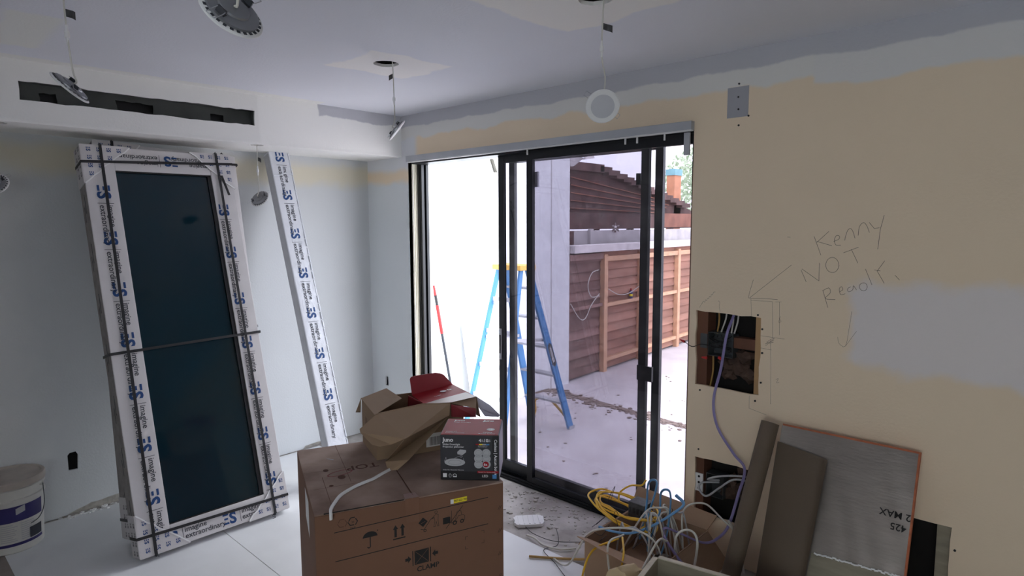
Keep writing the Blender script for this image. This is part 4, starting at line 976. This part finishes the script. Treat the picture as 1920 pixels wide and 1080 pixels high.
A_, E_, B_, C_ = Vector((2.1609, -1.4440, 0.9060)), Vector((2.2239, -1.2702, 0.9200)), Vector((2.2809, -1.1762, 0.9120)), Vector((2.3563, -1.4603, 0.8550))
panel('lid_panel', [A_, E_, B_, C_], m_cardin)
panel('dust_flap', [A_, C_, Vector((2.3159, -1.4946, 0.8320)), Vector((2.2995, -1.5322, 0.8300)), Vector((2.2775, -1.5525, 0.8380)), Vector((2.2171, -1.5593, 0.8700)), Vector((2.1960, -1.5483, 0.8760))], m_cardin)
panel('tuck_flap', [B_, Vector((2.3011, -1.1997, 0.8700)), Vector((2.3758, -1.4611, 0.7800)), Vector((2.3244, -1.4745, 0.7320)), Vector((2.2971, -1.4840, 0.7260)), Vector((2.2680, -1.4810, 0.7300)), Vector((2.2549, -1.4770, 0.7460)), C_], m_cardin)
R1, R2, R3 = Vector((2.0602, -1.1998, 0.9100)), Vector((2.0520, -0.9649, 0.9100)), Vector((2.2758, -1.0330, 0.9100))
rp_ = panel('red_top', [R1, R2, R3, Vector((2.2653, -1.1626, 0.9100)), Vector((2.1966, -1.2485, 0.9100))], m_red)
hz = Vector((0, 0, 1)); vback = (R2 - R1)
panel('red_flap', [R1, R2] + [Vector((2.0538, -1.0183, 0.9637)), Vector((2.0546, -1.0408, 0.9743)), Vector((2.0556, -1.0672, 0.9813)), Vector((2.0598, -1.1880, 0.9891)), Vector((2.0604, -1.2036, 0.9869)), Vector((2.0606, -1.2096, 0.9788))], m_redin)
panel('red_inner_wall', [Vector((2.0523, -1.2126, 0.9060)), Vector((2.1897, -1.2430, 0.9060)), Vector((2.0873, -1.1874, 0.8600)), Vector((2.0265, -1.1974, 0.8500))], m_redin)
tp_ = [Vector((2.2181, -1.2657, 0.9140)), Vector((2.2119, -1.1739, 0.9140)), Vector((2.2129, -1.0291, 0.9140)), Vector((2.2960, -1.0439, 0.9140)), Vector((2.2828, -1.1746, 0.9140))]
MB().prism(tp_, (0, 0, .0006)).build('clear_tape', m_tapec, rp_)
rt_ = MB(); o_ = Vector((2.1253, -1.0805, 0.9135)); e1 = (R2 - R1).normalized(); e2 = hz.cross(e1)
rt_.poly(circ(.0, .0, .016, 14, ry=.012), o_, e1, e2); rt_.flat(text2d('6x', .02), o_, e1, e2, .022, .024, -.006); rt_.flat(text2d('Canless'), o_, e1, e2, .012, -.085, -.04)
rt_.build('red_top_print', m_whiteink, rp_, fix=False)
panel('red_tuck', [Vector((2.2823, -1.1744, 0.9060)), Vector((2.3449, -1.0955, 0.8850)), Vector((2.3507, -1.0994, 0.8500)), Vector((2.2736, -1.1658, 0.8500))], m_redin)
panel('end_flap', [Vector((2.2738, -1.1687, 0.9100)), Vector((2.2835, -1.0334, 0.9100)), Vector((2.3581, -1.0819, 0.8500)), Vector((2.3282, -1.0768, 0.8500)), Vector((2.3465, -1.0963, 0.8860))], m_cardin)
panel('pale_flap', [Vector((2.2803, -1.0338, 0.9110)), Vector((2.3554, -1.0243, 0.8850)), Vector((2.4108, -1.0230, 0.8550)), Vector((2.4038, -1.0249, 0.8450)), Vector((2.3557, -1.0560, 0.8450)), Vector((2.3113, -1.0468, 0.8700))], m_pale)

# ================================================================== RIGHT SIDE: FOIL BOARD, KRAFT ROLL, WIRES
fb = thing('foil_board', 'foil-faced foam insulation board leaning on the door wall', 'insulation board', (3.45, -.30, 0))
ft, fbm = Vector((3.192, -.05, .757)), Vector((3.20, -.335, 0.012))
us = (ft - fbm).normalized(); ux = Vector((1, 0, 0)); un = us.cross(ux).normalized()
if un.y > 0: un = -un
HL = (ft - fbm).length; WD = .515
def fpt(a, s, d=0.): return fbm + ux * a + us * s + un * d
def fbox(a0, a1, s0, s1, d0, d1):
    P = [fpt(a, s, d) for d in (d0, d1) for s in (s0, s1) for a in (a0, a1)]
    return MB().add(P, [(0, 2, 3, 1), (4, 5, 7, 6), (0, 1, 5, 4), (2, 6, 7, 3), (0, 4, 6, 2), (1, 3, 7, 5)])
fbox(0, WD, 0, HL, -.022, -.001).build('foam_core', m_foam, fb)
gx, gz = 22, 26; b = MB(); r = random.Random(8)
P = [fpt(WD * .004 + WD * .985 * i / gx, HL * .99 * j / gz, .0015 + .0012 * math.sin(i * 1.7 + j * .6) * r.random() + (.01 * max(0, 1 - i / 7) ** 2)) for j in range(gz + 1) for i in range(gx + 1)]
b.add(P, [(j * (gx + 1) + i, j * (gx + 1) + i + 1, (j + 1) * (gx + 1) + i + 1, (j + 1) * (gx + 1) + i) for j in range(gz) for i in range(gx)])
b.build('foil_face', m_foil, fb, smooth=80, fix=False)
mk = MB(); mk.flat(text2d('2 MAX', .012), fpt(WD - .004, HL * .70, .006), -ux, -us, .036); mk.flat(text2d('425', .012), fpt(WD - .015, HL * .645, .006), -ux, -us, .036)
mk.build('marker_note', m_ink, fb, fix=False)
# brown sheet with curled edge, added to stand for the blurred reflection in the foil
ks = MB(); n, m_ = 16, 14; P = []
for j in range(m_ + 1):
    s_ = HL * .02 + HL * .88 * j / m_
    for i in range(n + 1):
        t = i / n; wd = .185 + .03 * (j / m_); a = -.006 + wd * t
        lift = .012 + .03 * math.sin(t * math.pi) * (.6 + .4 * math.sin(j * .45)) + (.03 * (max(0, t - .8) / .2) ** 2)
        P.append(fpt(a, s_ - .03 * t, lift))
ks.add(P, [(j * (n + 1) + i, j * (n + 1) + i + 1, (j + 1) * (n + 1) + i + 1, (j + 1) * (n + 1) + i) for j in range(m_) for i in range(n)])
props(ks.build('foil_reflection_sheet', m_kraftrefl, smooth=80, fix=False), 'curled brown sheet standing in for a reflection in the foil board', 'reflection sheet')
te = MB(); FS0, FS1 = .315, .018
for i in range(28):
    a = .20 + i * .0113; te.bar(fpt(a, FS0 + FS1 * i / 28 + rnd.uniform(-.003, .003), .006), fpt(a + .014, FS0 + FS1 * i / 28 + rnd.uniform(-.003, .003), .008), .006, .004, un)
te.build('frayed_edge', m_torn, fb)
lp_ = MB().add([fpt(.17, .0, .004), fpt(WD - .004, .0, .004), fpt(WD - .004, FS0 + FS1, .0045), fpt(.19, FS0, .0045)], [(0, 1, 2, 3)])
lp_.build('bare_backing', m_ply, fb, fix=False)
# rolled kraft underlay
kr = MB(); ka, kb = Vector((3.155, -.10, .765)), Vector((3.10, -.42, .01)); d = (kb - ka).normalized(); x = d.cross(Vector((0, 1, 0))).normalized(); y = d.cross(x); n = 60; P = []
for q in (ka, kb):
    for i in range(n + 1):
        t = i / n * 4.6 * math.pi; R = .030 + .0010 * i / 6
        P.append(q + x * R * math.cos(t) + y * R * math.sin(t))
kr.add(P, [(i, i + 1, n + 2 + i, n + 1 + i) for i in range(n)])
props(kr.build('kraft_roll', m_kraftrefl, smooth=60, fix=False), 'roll of brown kraft underlay leaning beside the foil board', 'paper roll')

# carton of wires on the floor
wb = thing('wire_carton', 'open cardboard carton on the floor full of wire offcuts', 'box', (2.70, -.36, 0))
X0, X1, Y0, Y1, ZH = 2.52, 2.90, -.58, -.14, .20
for pts in ([(X0, Y0, .001), (X1, Y0, .001), (X1, Y0, ZH), (X0, Y0, ZH)], [(X0, Y1, .001), (X1, Y1, .001), (X1, Y1, ZH), (X0, Y1, ZH)], [(X0, Y0, .001), (X0, Y1, .001), (X0, Y1, ZH), (X0, Y0, ZH)], [(X1, Y0, .001), (X1, Y1, .001), (X1, Y1, ZH), (X1, Y0, ZH)]):
    panel('side_wall', pts, m_card2, .004, wb)
panel('carton_base', [(X0, Y0, .001), (X1, Y0, .001), (X1, Y1, .001), (X0, Y1, .001)], m_card2, .004, wb)
panel('flap', [(X0 - .03, Y1, ZH), (X1, Y1, ZH), (X1 + .02, Y1 + .06, ZH + .055), (X0 - .035, Y1 + .065, ZH + .075)], m_card2, .004, wb)
panel('flap', [(X0, Y0, ZH), (X1, Y0, ZH), (X1 + .03, Y0 - .15, ZH + .045), (X0 + .03, Y0 - .10, ZH + .055)], m_card2, .004, wb)
panel('flap', [(X1, Y0 + .02, ZH), (X1, Y1, ZH), (X1 + .11, Y1 + .0, ZH - .12), (X1 + .12, Y0 + .06, ZH - .10)], m_card2, .004, wb)
panel('flap', [(X0, Y0, ZH), (X0, Y1, ZH), (X0 - .06, Y1 - .05, ZH - .06), (X0 - .06, Y0 + .03, ZH - .07)], m_card2, .004, wb)
def cable(name, pts, r, mat, label, flat=1., k=10, group=None):
    return props(MB().tube(spline(pts, k), r, 8, flat).build(name, mat, smooth=60), label, 'cable', group)
r = random.Random(12)
# yellow coil
yc = []
c = Vector((2.56, -.33, .255))
for i in range(90):
    t = i * .42; q = 1 + .10 * math.sin(i * .7)
    yc.append(c + Vector((.155 * q * math.cos(t) + .02 * math.sin(i * .31), .085 * q * math.sin(t) + .02 * math.cos(i * .23), .028 * math.sin(t * .5 + 1) + .025 * math.cos(t) * -1 + .012 * r.random())))
cable('yellow_cable', yc, .0045, m_ylw, 'coil of yellow cable on top of the wire carton', k=3)
cable('yellow_cable', [(2.50, -.28, .27), (2.49, -.25, .30), (2.53, -.22, .335), (2.58, -.2, .345), (2.60, -.19, .375)], .0045, m_ylw, 'short yellow cable end sticking up behind the coil')
cable('yellow_cable', [(2.68, -.55, .24), (2.64, -.70, .22), (2.66, -.80, .10), (2.74, -.86, .04), (2.80, -.84, .06), (2.82, -.78, .16), (2.79, -.68, .25), (2.72, -.58, .27)], .0045, m_ylw, 'yellow cable loop hanging over the front flap of the wire carton')
# blue coil
cable('blue_cable', [(2.66, -.34, .15), (2.68, -.32, .30), (2.66, -.27, .40), (2.69, -.25, .415), (2.71, -.29, .38), (2.70, -.34, .25), (2.74, -.40, .14)], .007, m_blu, 'tall blue cable loop rising from the wire carton', .6)
cable('blue_cable', [(2.72, -.36, .16), (2.76, -.34, .30), (2.74, -.29, .385), (2.77, -.27, .395), (2.80, -.31, .35), (2.81, -.36, .22), (2.80, -.42, .10)], .007, m_blu, 'second blue cable loop beside the tall one in the wire carton', .6)
cable('blue_cable', [(2.58, -.56, .265), (2.64, -.54, .255), (2.70, -.48, .245), (2.76, -.40, .27), (2.83, -.34, .33), (2.86, -.30, .37), (2.80, -.26, .38)], .0075, m_blu, 'blue cable swooping low across the wire carton', .6)
for i in range(8):
    a = Vector((r.uniform(2.58, 2.86), r.uniform(-.5, -.2), .08)); e = Vector((r.uniform(2.56, 2.88), r.uniform(-.52, -.2), .10))
    p = (a + e) / 2 + Vector((r.uniform(-.06, .06), r.uniform(-.06, .06), r.uniform(.16, .26)))
    cable('white_cable', [a, a.lerp(p, .6) + Vector((0, 0, .07)), p, e.lerp(p, .6) + Vector((0, 0, .06)), e], .0042, m_wirecl if i % 2 else m_greyink, 'short white cable arching among the blue loops in the wire carton', group='white offcuts in the wire carton')
cable('white_cable', [(2.30, -.55, .006), (2.42, -.58, .03), (2.54, -.60, .22), (2.62, -.58, .275), (2.74, -.52, .29), (2.84, -.50, .25), (2.90, -.52, .12)], .0045, m_wirecl, 'white cable running from the floor over the left carton flap')
cable('white_cable', [(2.70, -.54, .26), (2.70, -.66, .26), (2.77, -.74, .14), (2.80, -.80, .10), (2.85, -.80, .10), (2.88, -.72, .20), (2.88, -.56, .30), (2.87, -.46, .26)], .0045, m_wirecl, 'long white cable looping down in front of the wire carton')
cable('white_cable', [(2.86, -.30, .16), (2.82, -.22, .30), (2.88, -.14, .325), (2.96, -.12, .27), (3.02, -.10, .22), (3.0, -.14, .28), (3.05, -.12, .18), (3.08, -.14, .06)], .0045, m_wirecl, 'white cable arching from the wire carton toward the lower wall opening')
cable('white_cable', [(2.90, -.44, .14), (2.88, -.40, .26), (2.92, -.36, .29), (2.97, -.38, .26), (2.98, -.44, .12)], .0052, m_wirecl, 'thick white cable hoop at the right of the wire carton')
for i in range(12):
    a = Vector((r.uniform(2.45, 2.9), r.uniform(-.6, -.2), r.uniform(.18, .27)))
    cable('black_wire', [a, a + Vector((r.uniform(-.05, .05), r.uniform(-.05, .03), r.uniform(0, .09))), a + Vector((r.uniform(-.09, .09), r.uniform(-.08, .05), r.uniform(-.03, .06)))], .0013, m_blk, 'thin black wire offcut sticking out of the wire carton', group='black wire offcuts', k=6)
cable('black_wire', [(1.99, -.40, .004), (2.08, -.44, .012), (2.20, -.42, .006), (2.32, -.36, .02), (2.42, -.34, .05)], .0018, m_blk, 'thin black wire curving over the concrete from the foam scrap')
cable('black_wire', [(2.12, -.30, .004), (2.20, -.38, .012), (2.24, -.44, .004), (2.22, -.52, .004), (2.34, -.58, .008), (2.50, -.66, .004), (2.62, -.70, .004)], .0018, m_blk, 'thin black wire snaking on the concrete before the wire carton')
jbk = thing('cable_clamp_box', 'small grey plastic cable box among the wires', 'electrical box', (2.62, -.27, .22))
MB().box((2.575, -.31, .225), (2.665, -.23, .30)).build('body', m_tag, jbk, bevel=.004)
for i in range(4): MB().box((2.58 + i * .022, -.314, .25), (2.59 + i * .022, -.31, .275)).build('knockout', m_blk, jbk)
# purple cable hanging from the upper opening down into the carton
cable('purple_cable', [(2.92, .03, 1.20), (2.91, -.02, 1.108), (2.893, -.03, .955), (2.861, -.03, .795), (2.886, -.035, .671), (2.974, -.05, .567), (3.034, -.06, .509), (3.012, -.07, .383), (2.985, -.1, .240), (2.965, -.16, .195), (2.934, -.24, .19), (2.856, -.32, .238), (2.817, -.38, .272), (2.818, -.4, .248), (2.909, -.44, .193), (2.975, -.47, .176)], .0075, m_pur, 'purple cable hanging from the upper wall opening to the floor clutter', .6)
# ply tray
ty = thing('ply_tray', 'low grey plywood tray in front of the kraft roll', 'tray', (3.1, -.66, 0))
ta, tb = Vector((2.925, -.655, 0)), Vector((3.43, -.56, 0)); tdx = (tb - ta).normalized(); tdy = Vector((-tdx.y, tdx.x, 0))
def tboard(a, b, h, t=.02):
    o = MB().prism([a, b, b + Vector((0, 0, h)), a + Vector((0, 0, h))], (b - a).normalized().cross(Vector((0, 0, 1))) * t).build('tray_board', m_ply, ty)
    MB().prism([a + Vector((0, 0, h)), b + Vector((0, 0, h)), b + Vector((0, 0, h + .004)), a + Vector((0, 0, h + .004))], (b - a).normalized().cross(Vector((0, 0, 1))) * t).build('board_edge', m_plytop, o)
tboard(ta, tb, .296)
tn_, tf_ = ta - tdy * .36, tb - tdy * .36
tboard(tn_ - tdx * .002, ta - tdx * .002, .296); tboard(tb, tf_, .296); tboard(tf_, tn_, .296)
MB().prism([ta, tb, tf_, tn_], (0, 0, .01)).build('tray_base', m_ply, ty)
kb_ = MB(); n = 12; P = []
for j in range(7):
    for i in range(n + 1):
        t = i / n * 2 - 1; q = j / 3 - 1
        top = .272 - .03 * abs(t) - .012 * q + .004 * math.sin(i * 2.1 + j * 1.3)
        P.append(Vector((2.855 + .055 * t + .01 * q, -.765 + .075 * q + .02 * t, max(.001, top * (1 - abs(t) ** 12) * (1 - abs(q) ** 12)))))
kb_.add(P, [(j * (n + 1) + i, j * (n + 1) + i + 1, (j + 1) * (n + 1) + i + 1, (j + 1) * (n + 1) + i) for j in range(6) for i in range(n)])
props(kb_.build('paper_bag', M('beige_paper', (206, 184, 146), .7, var=.08), smooth=60, fix=False), 'crumpled beige paper bag standing left of the ply tray', 'paper bag')
# floor bits
fs = MB(); pts = []
n = 30
for i in range(n):
    t = 2 * math.pi * i / n; cs_, sn_ = math.cos(t), math.sin(t); q = 1 + rnd.uniform(-.06, .06)
    a_, b_ = .082 * q * math.copysign(abs(cs_) ** .45, cs_), .058 * q * math.copysign(abs(sn_) ** .45, sn_)
    pts.append((1.965 + a_ * .66 - b_ * .75, -.345 + a_ * .75 + b_ * .66, .0))
props(MB().prism(pts, (0, 0, .016)).build('foam_scrap', m_white), 'ribbed white foam scrap lying on the dusty concrete', 'scrap')
fo_ = bpy.data.objects['foam_scrap']
for i in range(5):
    a = Vector((1.965 + .66 * (-.056 + .028 * i), -.345 + .75 * (-.056 + .028 * i), .0165)); MB().bar(a + Vector((.036, -.032, 0)), a + Vector((-.036, .032, 0)), .007, .004).build('rib', m_white, fo_)
props(MB().tube(spline([(2.21, -.619, .008), (2.334, -.532, .008), (2.435, -.455, .012), (2.462, -.46, .05), (2.451, -.474, .085)], 8), .0062, 8).build('tan_cable', m_tan, smooth=60), 'stiff tan cable offcut lying on the floor sheet', 'cable')
props(MB().tube(spline([(2.057, -.465, .006), (2.12, -.475, .014), (2.194, -.487, .006), (2.277, -.461, .006), (2.33, -.40, .006)], 8), .0052, 8).build('white_offcut', m_wirecl, smooth=60), 'short white cable offcut on the edge of the floor sheet', 'cable')
rb = MB(); r = random.Random(31)
for i in range(260):
    x = r.uniform(1.55, 2.75); y = -abs(r.gauss(.0, .2)) - .02; s_ = r.uniform(.002, .007) if i > 12 else r.uniform(.010, .018)
    if y < -.49: continue
    rb.box((-s_, -s_ * .8, 0), (s_, s_ * .8, s_ * .7), Matrix.Translation((x, y, -.004)) @ Matrix.Rotation(r.random() * 3, 4, 'Z'))
rb.build('plaster_crumbs', m_gyp, floor, kind='stuff')
rb = MB()
for i in range(90):
    y = r.uniform(-2.1, -1.58); s_ = r.uniform(.002, .008); rb.box((-s_, -s_, 0), (s_, s_, s_), Matrix.Translation((r.uniform(.0, .05), y, -.002)) @ Matrix.Rotation(r.random() * 3, 4, 'Z'))
rb.build('plaster_crumbs', m_torn, floor, kind='stuff')

# ================================================================== HANGING DOWNLIGHTS
def downlight(label, c, back, cabpts, tagz=None, tagdir=1, conn=None, hook=False):
    c = Vector(c); tw = (CAM_POS - c).normalized(); rl = Vector((0, 0, 1)).cross(tw).normalized(); ul = tw.cross(rl); b = (rl * back[0] + ul * back[1] + tw * back[2]).normalized()
    q = b.to_track_quat('Z', 'Y').to_matrix().to_4x4(); mt = Matrix.Translation(c) @ q
    t = thing('downlight', label, 'downlight', c, group='unfitted downlights hanging by their cables')
    MB().lathe([(.042, -.001), (.046, -.002), (.056, -.002), (.0595, .0005), (.0595, .002), (.057, .004), (.045, .005)], 40, mt).build('trim_ring', m_white, t, smooth=35)
    MB().lathe([(.001, -.0012), (.0415, -.0012), (.0415, .001)], 36, mt).build('diffuser', m_lens, t, smooth=35)
    MB().lathe([(.049, .004), (.049, .010), (.044, .012), (.030, .013), (.028, .0165), (.001, .0165)], 36, mt).build('housing', m_cast, t, smooth=35)
    s = MB()
    for i in range(26):
        a = 2 * math.pi * i / 26; s.box((.0492, -.0032, .0045), (.0545, .0032, .0056), mt @ Matrix.Rotation(a, 4, 'Z'))
    s.build('vent_slots', m_castd, t)
    for a in (.6, .6 + math.pi):
        r_ = mt @ Matrix.Rotation(a, 4, 'Z')
        cl = MB().box((.040, -.009, .010), (.044, .009, .024), r_).box((.034, -.009, .010), (.044, .009, .013), r_).build('spring_bracket', m_castd, t)
        MB().tube([r_ @ Vector(p) for p in ((.042, -.008, .022), (.052, -.009, .020), (.075, -.008, .018), (.075, .008, .018), (.052, .009, .020), (.042, .008, .022))], .0009, 5).build('spring_wire', m_alu, cl)
        sp = MB(); sp.tube([r_ @ Vector((.042 + .0022 * math.cos(k * 1.2), -.009 + k * .0009, .022 + .0022 * math.sin(k * 1.2))) for k in range(21)], .0007, 4); sp.build('spring_coil', m_castd, cl)
    start = mt @ Vector((.0, .0, .0165))
    P = spline([start, start + b * .012] + [Vector(p) for p in cabpts], 8)
    MB().tube(P, .0026, 7).build('cable', m_wirecl, t, smooth=60)
    if conn:
        cz = Vector(conn); up_ = Vector((0, 0, 1))
        MB().tube([cz - up_ * .028, cz - up_ * .009, cz - up_ * .008, cz + up_ * .008, cz + up_ * .009, cz + up_ * .028], [.0036, .0044, .0072, .0072, .0044, .0036], 10).build('connector', m_white, t, smooth=50)
    if tagz:
        tz = Vector(tagz); e = RT * tagdir; n_t = 6; P = []
        for i in range(n_t + 1):
            u_ = i / n_t; w_ = fw * (.006 * math.sin(u_ * 4)); P += [tz + e * (.034 * u_) + w_ + Vector((0, 0, .011 - .012 * u_ * u_)), tz + e * (.034 * u_) + w_ + Vector((0, 0, -.011 - .014 * u_ * u_))]
        MB().add(P, [(2 * i, 2 * i + 2, 2 * i + 3, 2 * i + 1) for i in range(n_t)]).build('wire_tag', m_tag, t, fix=False)
    return t
downlight('far left downlight hanging by cable before the soffit slot, tilted edge-on', (1.911, -2.317, 2.034), (.64, .75, .14), [(1.908, -2.305, 2.09), (1.897, -2.31, 2.20), (1.884, -2.31, 2.32), (1.885, -2.31, 2.42)], (1.889, -2.31, 2.255), 1, (1.898, -2.31, 2.19))
downlight('nearest downlight seen from its metal back at the top edge', (2.965, -2.289, 2.018), (.42, .72, .52), [(2.985, -2.28, 2.12), (2.99, -2.28, 2.25), (2.99, -2.28, 2.42)], None, 1, (2.989, -2.28, 2.2))
downlight('downlight hanging near the room corner left of the door', (1.664, -.95, 2.078), (-.77, .62, -.06), [(1.652, -.955, 2.13), (1.650, -.955, 2.24), (1.647, -.955, 2.34), (1.636, -.95, 2.42)], (1.645, -.955, 2.335), -.55, (1.650, -.955, 2.225))
downlight('downlight with its round white face showing above the sliding door', (2.852, -.95, 2.039), (-.12, .28, -.95), [(2.858, -.945, 2.13), (2.846, -.95, 2.21), (2.848, -.95, 2.32), (2.860, -.96, 2.42)], (2.848, -.95, 2.312), 1, (2.845, -.95, 2.235))
downlight('small downlight hanging under the soffit between the wrapped packs', (.388, -1.041, 1.79), (-.45, .55, .55), [(.382, -1.041, 1.85), (.372, -1.041, 1.95), (.378, -1.041, 2.05), (.378, -1.041, 2.13)], (.377, -1.041, 2.03), .7, (.374, -1.041, 1.96))
downlight('downlight hanging under the soffit at the left picture edge', (.362, -2.300, 1.825), (-.3, .5, .6), [(.36, -2.295, 1.88), (.345, -2.28, 1.98), (.34, -2.27, 2.13)], None, 1, None)
